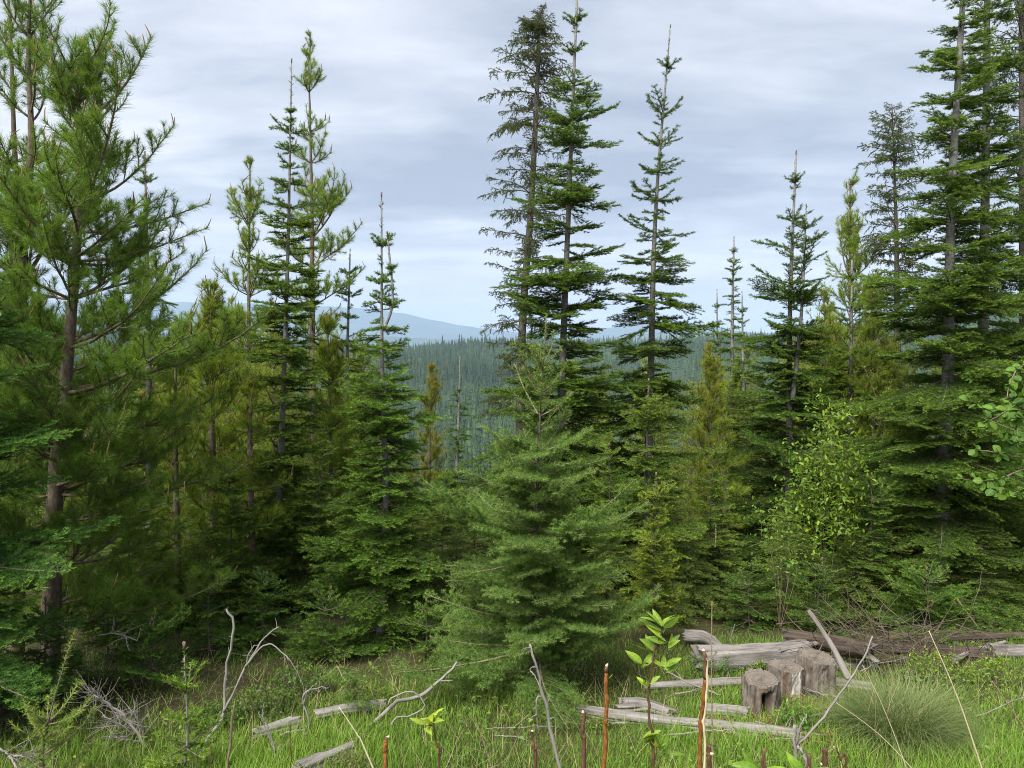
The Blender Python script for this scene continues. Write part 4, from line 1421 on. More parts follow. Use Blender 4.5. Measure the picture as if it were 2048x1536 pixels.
def stump(label, u, v0, v1, w, d, seed, notch=None, stripe=None):
    """a weathered stump: fluted sides with a rough top; notch = (angle, half width, height share) opens the side"""
    rng = np.random.default_rng(seed)
    b = at(u, v0, d)
    b[2] = min(b[2], gz(b[0], b[1]) + 0.02) - 0.04
    H = at(u, v1, d)[2] - b[2]
    R = w * 0.5 * d / FPX
    n, k = 72, 22
    a = np.linspace(0, 2 * math.pi, n + 1)
    A = np.repeat(a[None, :], k, 0)
    zz = np.linspace(0, 1, k)
    Z = np.repeat(zz[:, None], n + 1, 1)
    ph = rng.uniform(0, 6.28, 12)
    wv = sum(np.sin(f * A + ph[j] + 0.5 * np.sin(4 * Z + ph[j])) / (1 + 0.05 * f) for j, f in enumerate((2, 3, 5, 8, 11, 14, 19, 23)))
    gro = -np.clip(0.5 - np.abs(wv), 0, 0.5) / 0.5
    RR = R * (0.96 + 0.045 * wv + 0.17 * gro * rng.uniform(0.3, 1.4, (1, n + 1)) + 0.34 * np.exp(-Z * 6) * (0.6 + 0.8 * np.clip(np.sin(4 * A + ph[2]), -0.3, 1)) + 0.018 * rng.normal(0, 1, (k, n + 1)))
    rimz = 0.035 * fbm1(a, seed, 4, 1.0) + 0.05 * np.cos(a - rng.uniform(0, 6.28)) + 0.016 * rng.normal(0, 1, n + 1)
    rimz[-1] = rimz[0]
    if notch:
        da = np.abs((A - notch[0] + math.pi) % (2 * math.pi) - math.pi)
        hole = np.clip((notch[1] - da) / (0.3 * notch[1]), 0, 1) * np.clip((notch[2] - Z) / 0.08, 0, 1)
        RR = RR * (1 - 0.9 * hole)
        crack = np.exp(-(((A - notch[0] - 0.1) / 0.12) ** 2))
        RR = RR * (1 - 0.30 * crack * (1 - hole))
    RR[:, -1] = RR[:, 0]
    ZZ = (Z + np.where(Z > 0.85, (Z - 0.85) / 0.15, 0) * rimz[None, :]) * H
    P = np.stack([RR * np.cos(A), RR * np.sin(A), ZZ], -1)
    g = Geo()
    i = np.arange(k - 1)[:, None] * (n + 1)
    j = np.arange(n)[None, :]
    q = np.stack([i + j, i + j + 1, i + n + 2 + j, i + n + 1 + j], -1).reshape(-1, 4)
    g.add(P.reshape(-1, 3), np.concatenate([q[:, [0, 1, 2]], q[:, [0, 2, 3]]]), 0, (ZZ * 1.0).ravel() + seed % 7, (A * R).ravel(), True)
    if notch:
        inside = (hole > 0.25).ravel()
        g.m = [np.where(inside[np.concatenate(g.t)].all(axis=1), 1, 0)]
    top = Geo()
    rings = [P[-1, :-1]]
    for f in (0.86, 0.7, 0.5, 0.3, 0.12):
        r_ = P[-1, :-1] * [f, f, 1]
        r_[:, 2] = H * (1 + 0.006 * rng.normal(0, 1, n) - 0.03 * (1 - f) + rimz[:-1] * f * 0.5)
        rings.append(r_)
    V = np.concatenate(rings + [[[0, 0, H * 0.95]]])
    jj = np.arange(n)
    j2 = (jj + 1) % n
    ts = []
    for r_ in range(5):
        o0, o1 = r_ * n, (r_ + 1) * n
        ts += [np.stack([o0 + jj, o0 + j2, o1 + j2], -1), np.stack([o0 + jj, o1 + j2, o1 + jj], -1)]
    ts.append(np.stack([5 * n + jj, 5 * n + j2, np.full(n, 6 * n)], -1))
    rad = np.linalg.norm(V[:, :2], axis=1)
    V[n:, 2] += 0.002
    top.add(V, np.concatenate(ts), 0, np.arctan2(V[:, 1], V[:, 0]) * 0.03, rad * 1.2)
    root = link('tree_stump', None, None, loc=b)
    tag(root, label, 'stump', 'old stumps by the logs')
    link('trunk', make_mesh('stump_side', g, [M_STUMP, M_HOLLOW]), root)
    if stripe is not None:                       # a strip of bare bleached wood where the bark is gone
        js = [int(((stripe + q) % (2 * math.pi)) / (2 * math.pi) * n) for q in np.linspace(-0.28, 0.28, 8)]
        sp = Geo()
        V = np.array([[P[i, j] * [1.03, 1.03, 1] for j in js] for i in range(2, k)]).reshape(-1, 3)
        a_, b_ = np.meshgrid(np.arange(k - 3), np.arange(7), indexing='ij')
        q0 = (a_ * 8 + b_).ravel()
        sp.add(V, np.concatenate([np.stack([q0, q0 + 1, q0 + 9], -1), np.stack([q0, q0 + 9, q0 + 8], -1)]), 0, V[:, 2], V[:, 0], True)
        link('bleached_strip', make_mesh('stump_strip', sp, [M_BLEACH]), root)
    link('cut_top', make_mesh('stump_top', top, [M_STUMPTOP]), root)
    return root


stump('hollow split stump, the front one of the three, with a rotten gap darkened for shade', 1521, 1440, 1357, 76, 5.5, 31, notch=(-math.pi / 2 + 0.12, 0.40, 0.86))
stump('middle stump with a bleached white stripe down its side', 1570, 1412, 1331, 72, 5.9, 32, stripe=-math.pi / 2 + 0.35)
stump('tallest stump, grey-brown and furrowed, right of the other two', 1630, 1400, 1312, 74, 5.95, 33)
stump('small low stump half hidden by the bright low shrub', 1815, 1352, 1318, 32, 6.9, 34)


def stick_geo(lines, seed, mat=0):
    g = Geo()
    for i, (pts, r0, r1) in enumerate(lines):
        ln = smooth_line(pts, 18)
        rng = np.random.default_rng(seed + i)
        ln[1:-1] += rng.normal(0, r0 * 0.35, (len(ln) - 2, 3))
        s = np.concatenate([[0], np.cumsum(np.linalg.norm(np.diff(ln, axis=0), axis=1))])
        n = 7
        v, t = tube(ln, np.linspace(r0, r1, len(ln)) * (1 + rng.normal(0, 0.09, len(ln))), n)
        al = np.concatenate([np.repeat(s, n), [s[0], s[-1]]])
        ar = np.concatenate([np.tile(np.abs(np.arange(n) - n / 2) * r0, len(ln)), [0, 0]])
        g.add(v, t, mat, al + i, ar, True)
    return g


def twigs_from(line, rng, n, lmin, lmax, r, spread=1.0, up=0.2, s0=0.2):
    out = []
    ln = smooth_line(line, 20)
    for _ in range(n):
        s = rng.uniform(s0, 1)
        p = stem_point(ln, s)
        t = unit(stem_point(ln, min(1, s + 0.05)) - stem_point(ln, s - 0.05))
        d = unit(t * 0.6 + unit(rng.normal(0, 1, 3)) * spread + np.array([0, 0, up]))
        c = curve_line(p, d, rng.uniform(lmin, lmax), 4, rng.normal(0, 0.4, 3), rng, 0.12)
        out.append((c, r, r * 0.4))
    return out


def dead_branch(label, stems, seed, ntw=0, tl=(0.04, 0.15), mats=None, name='dead_branch', cat='branch', group='dead branches left in the clearing', tr=0.002, spread=1.0):
    """stems: (pixel points, r0, r1); the first is the main limb, the others and the twigs are parts of it"""
    rng = np.random.default_rng(seed)
    mats = mats or [M_STICK]
    L0 = [(px_line(p), a, b) for p, a, b in stems]
    o = L0[0][0][0]
    g = stick_geo(L0[:1], seed)
    g.v = [a - o for a in g.v]
    root = link(name, None, None, loc=o)
    tag(root, label, cat, group)
    link('limb', make_mesh(name, g, mats), root)
    for x in L0[1:]:
        g = stick_geo([x], seed + 5)
        g.v = [a - o for a in g.v]
        link('side_branch', make_mesh(name + '_side', g, mats), root)
    if ntw:
        tw = twigs_from(L0[0][0], rng, ntw, tl[0], tl[1], tr, spread)
        for x in L0[1:]:
            tw += twigs_from(x[0], rng, ntw // 3, tl[0], tl[1], tr, spread)
        g = stick_geo(tw, seed + 9)
        g.v = [a - o for a in g.v]
        tag(link('twigs', make_mesh(name + '_twigs', g, mats), root), kind='stuff')
    return root


dead_branch('forked grey dead branch standing upright, its left arm dark and mossy', [
    ([(395, 1512, 4.9), (425, 1465, 4.95), (446, 1425, 5.0), (450, 1380, 5.0), (455, 1330, 5.0), (466, 1270, 5.0), (466, 1240, 5.0), (452, 1218, 5.0)], 0.012, 0.006),
    ([(446, 1425, 5.0), (465, 1390, 4.97), (485, 1345, 4.95), (505, 1310, 4.95), (525, 1280, 4.95), (557, 1254, 4.95)], 0.009, 0.004),
    ([(490, 1335, 4.95), (515, 1302, 4.9), (530, 1290, 4.9), (548, 1291, 4.9), (575, 1315, 4.9), (595, 1345, 4.9), (605, 1367, 4.9)], 0.006, 0.0022),
    ([(494, 1325, 4.95), (496, 1310, 4.95), (510, 1290, 4.95)], 0.005, 0.003)], 61, 12, (0.02, 0.08))
dead_branch('long grey dead branch slanting up to the foot of the grey-green sapling', [
    ([(694, 1488, 5.0), (740, 1450, 5.1), (790, 1408, 5.2), (840, 1392, 5.3), (880, 1362, 5.4), (914, 1324, 5.5)], 0.015, 0.009),
    ([(776, 1412, 5.15), (785, 1395, 5.15), (825, 1382, 5.15), (850, 1412, 5.15), (818, 1432, 5.1), (792, 1435, 5.05), (775, 1465, 5.0), (750, 1497, 4.95)], 0.006, 0.004),
    ([(882, 1362, 5.4), (905, 1360, 5.35)], 0.005, 0.003)], 62, 6, (0.02, 0.07))
dead_branch('thick curved dead branch arching out of the grass at bottom left', [
    ([(488, 1545, 4.7), (515, 1512, 4.75), (550, 1498, 4.8), (580, 1490, 4.8), (605, 1503, 4.75)], 0.014, 0.009),
    ([(580, 1490, 4.8), (596, 1495, 4.8), (613, 1510, 4.8)], 0.006, 0.003)], 63, 5, (0.03, 0.1))
dead_branch('hooked thin dead branch standing right of the curved one', [
    ([(600, 1490, 4.95), (605, 1470, 4.95), (618, 1462, 4.95), (615, 1430, 4.95), (606, 1405, 4.95), (612, 1385, 4.95), (630, 1378, 4.95), (655, 1377, 4.95)], 0.010, 0.003),
    ([(607, 1410, 4.95), (614, 1385, 4.95), (634, 1366, 4.95)], 0.006, 0.002),
    ([(618, 1466, 4.95), (635, 1480, 4.9), (650, 1492, 4.9)], 0.006, 0.003)], 64, 7, (0.03, 0.1))
dead_branch('slim twin dead shoots between the forked branch and the hooked one', [
    ([(560, 1548, 4.5), (545, 1490, 4.5), (530, 1455, 4.5), (517, 1425, 4.5)], 0.006, 0.002),
    ([(552, 1505, 4.5), (536, 1455, 4.5), (525, 1430, 4.5), (529, 1404, 4.5)], 0.005, 0.002)], 65, 3, (0.03, 0.09))
dead_branch('grey dead branch bristling with twigs behind the small fir sapling', [
    ([(300, 1500, 4.9), (265, 1455, 4.95), (235, 1420, 5.0), (205, 1400, 5.0), (180, 1383, 5.0)], 0.012, 0.004),
    ([(290, 1492, 4.9), (282, 1450, 4.9), (262, 1420, 4.9)], 0.006, 0.003),
    ([(280, 1485, 4.9), (250, 1480, 4.85), (222, 1472, 4.85)], 0.006, 0.003),
    ([(270, 1470, 4.9), (240, 1450, 4.85), (205, 1430, 4.85)], 0.005, 0.002)], 66, 70, (0.06, 0.22), tr=0.0022, spread=1.3)
dead_branch('pale forked dead twigs in the bottom left corner', [
    ([(-40, 1480, 4.2), (0, 1497, 4.2), (22, 1511, 4.2), (45, 1511, 4.2), (75, 1520, 4.2)], 0.008, 0.003),
    ([(20, 1510, 4.2), (30, 1530, 4.15), (40, 1555, 4.1)], 0.007, 0.005)], 67, 26, (0.08, 0.28), tr=0.002)
dead_branch('grey dead twigs showing under the big left pine', [
    ([(195, 1272, 5.7), (220, 1267, 5.7), (245, 1270, 5.7), (275, 1282, 5.7)], 0.006, 0.003),
    ([(215, 1292, 5.7), (235, 1280, 5.7), (255, 1275, 5.7)], 0.005, 0.002)], 68, 10, (0.05, 0.2))
dead_branch('forked grey dead stem rising right of the cut stems, one long arm', [
    ([(1592, 1600, 3.0), (1591, 1530, 3.0), (1590, 1450, 3.0)], 0.0075, 0.006),
    ([(1592, 1492, 3.0), (1630, 1455, 3.0), (1675, 1395, 3.0), (1715, 1335, 3.0), (1745, 1272, 3.0)], 0.005, 0.003),
    ([(1592, 1490, 3.0), (1602, 1450, 2.98), (1613, 1428, 2.98)], 0.005, 0.002),
    ([(1594, 1492, 3.0), (1608, 1510, 2.98), (1614, 1548, 2.98)], 0.007, 0.006)], 69, 0)
dead_branch('short forked dead twig above the pale grey log', [
    ([(1466, 1298, 7.2), (1462, 1275, 7.2), (1470, 1248, 7.2)], 0.006, 0.003),
    ([(1462, 1275, 7.2), (1453, 1260, 7.2)], 0.004, 0.002)], 70, 0)


def brush_heap():
    rng = np.random.default_rng(8)
    lines = []
    for _ in range(210):
        u, v = rng.normal(1785, 70), rng.uniform(1246, 1325)
        p = at(u, v, rng.uniform(6.3, 6.95))
        a = rng.uniform(0, 6.28)
        d = np.array([math.cos(a), 0.35 * math.sin(a), rng.normal(0.1, 0.45)])
        lines.append((curve_line(p, d, rng.uniform(0.15, 0.7), 5, rng.normal(0, 0.5, 3), rng, 0.12), rng.uniform(0.002, 0.005), 0.0012))
    g = stick_geo(lines, 3)
    m = wood_mat('brush_twigs', [(0.05, 0.037, 0.027), (0.16, 0.125, 0.095), (0.04, 0.03, 0.02), (0.11, 0.08, 0.06)])
    ob = piece('brush_heap', 'tangle of thin brown dead twigs heaped over the dark log', 'twigs', g, [m])
    tag(ob, kind='stuff')


brush_heap()

# ------------------------------------------------------------------ grass, tussock, low shrubs
def blades(base, h, w, az, lean, curl, rng, segs=3):
    """ribbons that lean and curl over; arrays per blade"""
    n = len(base)
    d = np.stack([np.cos(az), np.sin(az), np.zeros(n)], -1)
    side = np.stack([-np.sin(az + rng.normal(0, 0.8, n)), np.cos(az), np.zeros(n)], -1)
    side = unit(side)
    rows = []
    p = base.copy()
    th = lean.copy()
    for k in range(segs + 1):
        ww = w * (1 - k / (segs + 0.0)) ** 0.7 if k < segs else w * 0
        rows.append((p.copy(), ww))
        p = p + (d * np.sin(th)[:, None] + np.array([0, 0, 1.0]) * np.cos(th)[:, None]) * (h / segs)[:, None]
        th = th + curl / segs
    V, tip = [], []
    for k in range(segs):
        q, ww = rows[k]
        V += [q - side * ww[:, None] * 0.5, q + side * ww[:, None] * 0.5]
        tip += [k / segs, k / segs]
    V.append(rows[-1][0])
    tip.append(1.0)
    m = 2 * segs + 1
    v = np.stack(V, 1).reshape(-1, 3)
    i0 = np.arange(n)[:, None] * m
    T = []
    for k in range(segs - 1):
        a = 2 * k
        T += [i0 + np.array([[a, a + 1, a + 3]]), i0 + np.array([[a, a + 3, a + 2]])]
    T.append(i0 + np.array([[2 * segs - 2, 2 * segs - 1, 2 * segs]]))
    return v, np.concatenate(T), np.tile(np.array(tip), n)


def build_grass():
    rng = np.random.default_rng(31)
    n = 230000
    y = rng.uniform(3.6, 9.2, n) ** 1.0
    x = rng.uniform(-0.74, 0.74, n) * y
    patch = 0.5 + 0.25 * np.sin(1.3 * x + 0.7 * y + 1) + 0.25 * np.sin(2.9 * x - 1.7 * y)
    ax = x / y
    edge = np.interp(ax, [-0.7, -0.45, -0.3, -0.15, 0.0, 0.2, 0.45, 0.7], [4.1, 4.5, 5.1, 6.2, 6.5, 7.0, 7.0, 7.0])   # where the trees' shade begins
    dens = np.clip(1.15 - np.clip((y - edge) / 0.9, 0, 1.05), 0.05, 1) * np.clip(0.55 + 0.6 * patch, 0, 1)
    keep = rng.random(n) < dens
    x, y, patch = x[keep], y[keep], patch[keep]
    n = len(x)
    base = np.stack([x, y, gz(x, y) - 0.01], -1)
    near = np.interp(y, [4.6, 5.2, 6.0], [1.0, 0.75, 0.5])
    near = np.where(x / y < 0.02, np.maximum(near, 0.75), near)
    cl = (0.6 + 0.55 * patch) * near
    h = rng.uniform(0.06, 0.165, n) * cl * (1 + 0.5 * (rng.random(n) < 0.08))
    v, t, tip = blades(base, h, rng.uniform(0.0030, 0.0058, n), rng.uniform(0, 6.28, n), np.abs(rng.normal(0.15, 0.22, n)), rng.uniform(0.3, 1.5, n), rng)
    p2 = 0.5 + 0.5 * np.sin(0.9 * x + 2.1 * y + 2) * np.sin(2.3 * x - 0.8 * y)
    tip = tip * np.repeat(0.45 + 0.65 * p2, 7)
    var = np.repeat(np.clip(0.25 + 0.45 * patch + rng.normal(0, 0.25, n), 0, 1), 7)
    g = Geo()
    g.add(v, t, 0, tip * 0.75, var, True)
    # last year's straw lying between
    m = 3200
    y = rng.uniform(3.8, 6.8, m)
    x = rng.uniform(-0.7, 0.72, m) * y
    base = np.stack([x, y, gz(x, y) + 0.005], -1)
    v, t, tip = blades(base, rng.uniform(0.08, 0.3, m), np.full(m, 0.0032), rng.uniform(0, 6.28, m), rng.uniform(0.5, 1.4, m), rng.normal(0.2, 0.5, m), rng)
    g.add(v, t, 1, 0.5, np.repeat(rng.random(m), 7), True)
    # broad-leaved weeds among the blades, in patches
    m = 5200
    y = rng.uniform(4.0, 7.2, m)
    x = rng.uniform(-0.6, 0.72, m) * y
    ok = (np.sin(2.1 * x + 1.3 * y) + np.sin(3.7 * x - 2.2 * y + 1)) > 0.35
    x, y = x[ok], y[ok]
    P = np.stack([x, y, gz(x, y) + rng.uniform(0.02, 0.11, len(x))], -1)
    scatter_leaves(g, P, unit(rng.normal(0, 1, (len(x), 3)) * [1, 1, 0.4] + [0, 0, 0.2]), rng.uniform(0.018, 0.045, len(x)), leaf_shape(1, 0.5, n=3), rng, 2,
                   tip=rng.random(len(x)) * 0.6, var=rng.random(len(x)) * 0.8)
    o = link('grass', make_mesh('grass', g, [M_GRASS, M_STRAW, M_LEAF]))
    tag(o, 'bright green grass covering the floor of the clearing', 'grass', kind='stuff')



def tussock():
    rng = np.random.default_rng(6)
    c = ground_at(1797, 1478)
    g = Geo()
    for cx, cy, n, lmin, lmax in ((0, 0, 1900, 0.28, 0.62), (-0.16, 0.05, 800, 0.2, 0.5), (0.17, 0.06, 900, 0.22, 0.56), (0.05, -0.1, 500, 0.15, 0.4)):
        a = rng.uniform(0, 6.28, n)
        r = 0.13 * np.sqrt(rng.random(n))
        base = np.stack([cx + r * np.cos(a) * 1.25, cy + r * np.sin(a), np.zeros(n)], -1)
        az = a + rng.normal(0, 0.8, n)
        lean = 0.12 + 0.8 * (r / 0.13) * rng.uniform(0.2, 1.1, n) + np.abs(rng.normal(0, 0.15, n))
        v, t, tip = blades(base, rng.uniform(lmin, lmax, n) * (1 + 0.3 * (rng.random(n) < 0.06)), rng.uniform(0.0030, 0.0052, n), az, lean, rng.uniform(0.3, 2.0, n), rng, 6)
        g.add(v, t, 0, tip * 0.8, np.repeat(np.clip(rng.normal(0.5, 0.3, n), 0, 1), 13), True)
    m = 620
    a = rng.uniform(0, 6.28, m)
    base = np.stack([rng.normal(0, 0.13, m), rng.normal(0, 0.1, m), np.zeros(m)], -1)
    v, t, tip = blades(base, rng.uniform(0.15, 0.6, m), np.full(m, 0.0032), a, rng.uniform(0.3, 1.5, m), rng.normal(0.4, 0.7, m), rng, 6)
    g.add(v, t, 1, 0.5, np.repeat(rng.random(m), 13), True)
    mt = leaf_mat('tussock_blade', (0.12, 0.18, 0.055), (0.27, 0.34, 0.13), rough=0.5, trans=0.35)
    o = link('grass_tussock', make_mesh('grass_tussock', g, [mt, M_STRAW]), None, loc=(c[0], c[1], c[2] - 0.02))
    tag(o, 'large rounded tussock of long arching pale grass right of the stumps', 'grass tussock')


tussock()


def leaf_shape(L, Wd, fold=0.25, curl=0.15, n=5, point=1.0):
    """a leaf along +x: two halves folded on the midrib, blade curling down; returns verts, tris"""
    s = np.linspace(0, 1, n + 1)
    wd = Wd * 0.5 * np.sin(math.pi * s ** (0.8 if point >= 1 else 0.95)) ** (0.75 * point)
    wd[0] = Wd * 0.05
    wd[-1] = 0.0005
    z = -curl * L * s ** 2
    mid = np.stack([s * L, 0 * s, z], -1)
    lf = np.stack([s * L, wd, z + wd * fold], -1)
    rt = np.stack([s * L, -wd, z + wd * fold], -1)
    v = np.concatenate([mid, lf, rt])
    m = n + 1
    t = []
    for i in range(n):
        t += [(i, i + 1, m + i + 1), (i, m + i + 1, m + i), (i, 2 * m + i + 1, i + 1), (i, 2 * m + i, 2 * m + i + 1)]
    return v, np.array(t)


def scatter_leaves(g, P, D, size, shape, rng, mat=0, tip=None, var=None):
    v0, t0 = shape
    n = len(P)
    D = unit(D)
    ref = unit(rng.normal(0, 0.5, (n, 3)) + np.array([0, 0, 1.0]))
    S = unit(np.cross(ref, D))
    U = np.cross(D, S)
    M = np.stack([D, S, U], -1)
    V = np.einsum('nij,kj->nki', M, v0) * size[:, None, None] + P[:, None, :]
    T = t0[None] + (np.arange(n) * len(v0))[:, None, None]
    tp = rng.random(n) if tip is None else tip
    vr = rng.random(n) if var is None else var
    g.add(V.reshape(-1, 3), T.reshape(-1, 3), mat, np.repeat(tp, len(v0)), np.repeat(vr, len(v0)), True)


build_grass()


def low_shrub(label, u, v, w, h, seed, leaf=0.02, n=1500, color=W, group='low shrubs on the clearing floor', narrow=False, d=None):
    rng = np.random.default_rng(seed)
    c = ground_at(u, v) if d is None else at(u, v, d)
    k = c[1] / FPX
    rx, rz = w * 0.5 * k, h * k
    stems, P, D = [], [], []
    ns = max(14, n // 22)
    for i in range(ns):
        a = rng.uniform(0, 6.28)
        q = math.sqrt(rng.random())
        top = np.array([rx * q * math.cos(a), rx * 0.7 * q * math.sin(a), rz * (1 - 0.55 * q * q) * rng.uniform(0.65, 1.1)])
        b = np.array([top[0] * 0.75, top[1] * 0.75, 0])
        ln = smooth_line([b, b * 0.5 + top * 0.5 + rng.normal(0, 0.02, 3), top], 7)
        stems.append((ln, 0.0022, 0.001))
        m = int(n / ns * rng.uniform(0.6, 1.4))
        s = rng.random(m) ** 0.6
        pp = np.array([stem_point(ln, x) for x in s]) + rng.normal(0, 0.012, (m, 3))
        P.append(pp)
        D.append(unit(rng.normal(0, 1, (m, 3)) + np.array([0, 0, 0.35])))
    P, D = np.concatenate(P), np.concatenate(D)
    g = Geo()
    scatter_leaves(g, P, D, rng.uniform(0.6, 1.3, len(P)), leaf_shape(leaf, leaf * (0.3 if narrow else 0.58), n=2), rng,
                   tip=np.clip(P[:, 2] / max(rz, 0.01) * 0.7 + rng.normal(0, 0.15, len(P)), 0, 1))
    root = link('low_shrub', None, None, loc=(c[0], c[1], min(c[2], gz(c[0], c[1]) + 0.3) - 0.01))
    tag(root, label, 'shrub', group)
    sg = stick_geo(stems, seed)
    link('stems', make_mesh('shrub_stems', sg, [M_TWIG]), root)
    tag(link('foliage', make_mesh('shrub_foliage', g, [M_LEAF]), root, color=color), kind='stuff')


low_shrub('bright green low shrub in front of the dark logs, right of centre', 1865, 1362, 130, 80, 1, n=1600, color=C(1.35, 1.35, 0.9))
low_shrub('low bright shrub between the cut log end and the tussock', 1985, 1372, 120, 72, 2, n=1300, color=C(1.35, 1.35, 0.9))
low_shrub('small bright shrub at the left foot of the dark broken log', 1512, 1350, 70, 28, 3, n=600, color=C(0.85, 0.95, 0.8))
low_shrub('olive green low shrub behind the forked dead branch', 535, 1432, 150, 70, 4, n=2000, color=C(0.7, 0.8, 0.7))
low_shrub('low green shrub at the foot of the bushy fir, left of the hooked branch', 600, 1385, 130, 70, 5, n=1600, color=C(0.55, 0.75, 0.6))
low_shrub('dark low shrub left of the forked dead branch', 440, 1452, 110, 60, 6, n=1200, color=C(0.5, 0.65, 0.55))
low_shrub('fine-leaved yellowish mossy shrub at the bottom edge', 700, 1556, 110, 66, 7, leaf=0.014, n=2600, color=C(0.95, 0.9, 0.7), narrow=True)
low_shrub('leafy narrow-leaved shrub growing against the hollow stump', 1590, 1462, 105, 72, 8, leaf=0.035, n=700, color=C(0.7, 0.85, 0.8), narrow=True)
low_shrub('low green shrub under the right end of the grey-green sapling', 1420, 1352, 110, 50, 9, n=1000, color=C(0.5, 0.68, 0.6))
low_shrub('yellow-green weeds in front of the long cracked log', 1185, 1462, 70, 34, 10, n=700, color=C(0.8, 0.85, 0.7), narrow=True)
low_shrub('low yellowish shrub right of the hooked dead branch', 720, 1410, 150, 40, 11, n=1200, color=C(0.7, 0.7, 0.6))

# ------------------------------------------------------------------ leafy shrubs and stems close by
LEAF_ROUND = [make_mesh('round_leaf', (lambda g: (g.add(*leaf_shape(1, 0.78, 0.12, c, 6, 0.8), 0, t, v, True), g)[1])(Geo()), [M_BIGLEAF])
              for c, t, v in ((0.1, 0.25, 0.4), (0.25, 0.35, 0.6), (-0.1, 0.1, 0.3), (0.18, 0.5, 0.7))]
LEAF_OVAL = [make_mesh('oval_leaf', (lambda g: (g.add(*leaf_shape(1, 0.34, 0.3, c, 7, 1.0), 0, t, v, True), g)[1])(Geo()), [M_BIGLEAF])
             for c, t, v in ((0.12, 0.5, 0.6), (0.3, 0.75, 0.8), (-0.12, 0.3, 0.5), (0.2, 0.95, 0.9))]


def leaf_obj(meshes, parent, p, d, size, rng, color=W, name='leaf'):
    d = unit(np.asarray(d, float))
    ref = unit(rng.normal(0, 0.45, 3) + np.array([0, -0.55, 0.8]))
    s = unit(np.cross(ref, d))
    u = np.cross(d, s)
    M = mat4(np.stack([d, s, u], -1), p, size)
    return link(name, meshes[int(rng.integers(len(meshes)))], parent, M=M, color=color)


def shrub(name, label, base, stems, twigs, leaves, size, seed, mat_stem, meshes, color=W, cat='shrub', r=0.008, spread=0.02, droop=-0.2, extra=0):
    """stems and twigs: lists of world polylines; leaves along the twigs, each an object"""
    rng = np.random.default_rng(seed)
    o = np.array(base)
    root = link(name, None, None, loc=o)
    tag(root, label, cat)
    for ln in stems:
        g = stick_geo([(np.array(ln) - o, r, r * 0.5)], seed)
        link('stem', make_mesh(name + '_stem', g, [mat_stem]), root)
    for ln in twigs:
        g = stick_geo([(np.array(ln) - o, r * 0.42, r * 0.16)], seed)
        tw = link('twig', make_mesh(name + '_twig', g, [mat_stem]), root)
        L = smooth_line(ln, 30)
        tot = np.linalg.norm(np.diff(L, axis=0), axis=1).sum()
        for k in range(max(2, int(tot * leaves))):
            s = rng.uniform(0.12, 1)
            p = stem_point(L, s)
            t = unit(stem_point(L, min(1, s + 0.04)) - stem_point(L, s - 0.04))
            d = unit(t * 0.7 + unit(rng.normal(0, 1, 3)) * 0.9 + np.array([0, 0, droop]))
            leaf_obj(meshes, tw, p - o + d * spread * 0.3, d, size * rng.uniform(0.65, 1.2), rng, color)
    if extra:                                    # the smaller leaves deep inside, too many to pick apart
        P = np.concatenate([smooth_line(ln, 12) for ln in twigs]) - o
        P = P[rng.integers(len(P), size=extra)] + rng.normal(0, 0.085, (extra, 3))
        g = Geo()
        scatter_leaves(g, P, unit(rng.normal(0, 1, (extra, 3)) + np.array([0, 0, 0.1])), size * rng.uniform(0.5, 1.0, extra), leaf_shape(1, 0.42, n=3), rng)
        tag(link('foliage', make_mesh(name + '_foliage', g, [M_LEAF]), root, color=color), kind='stuff')
    return root


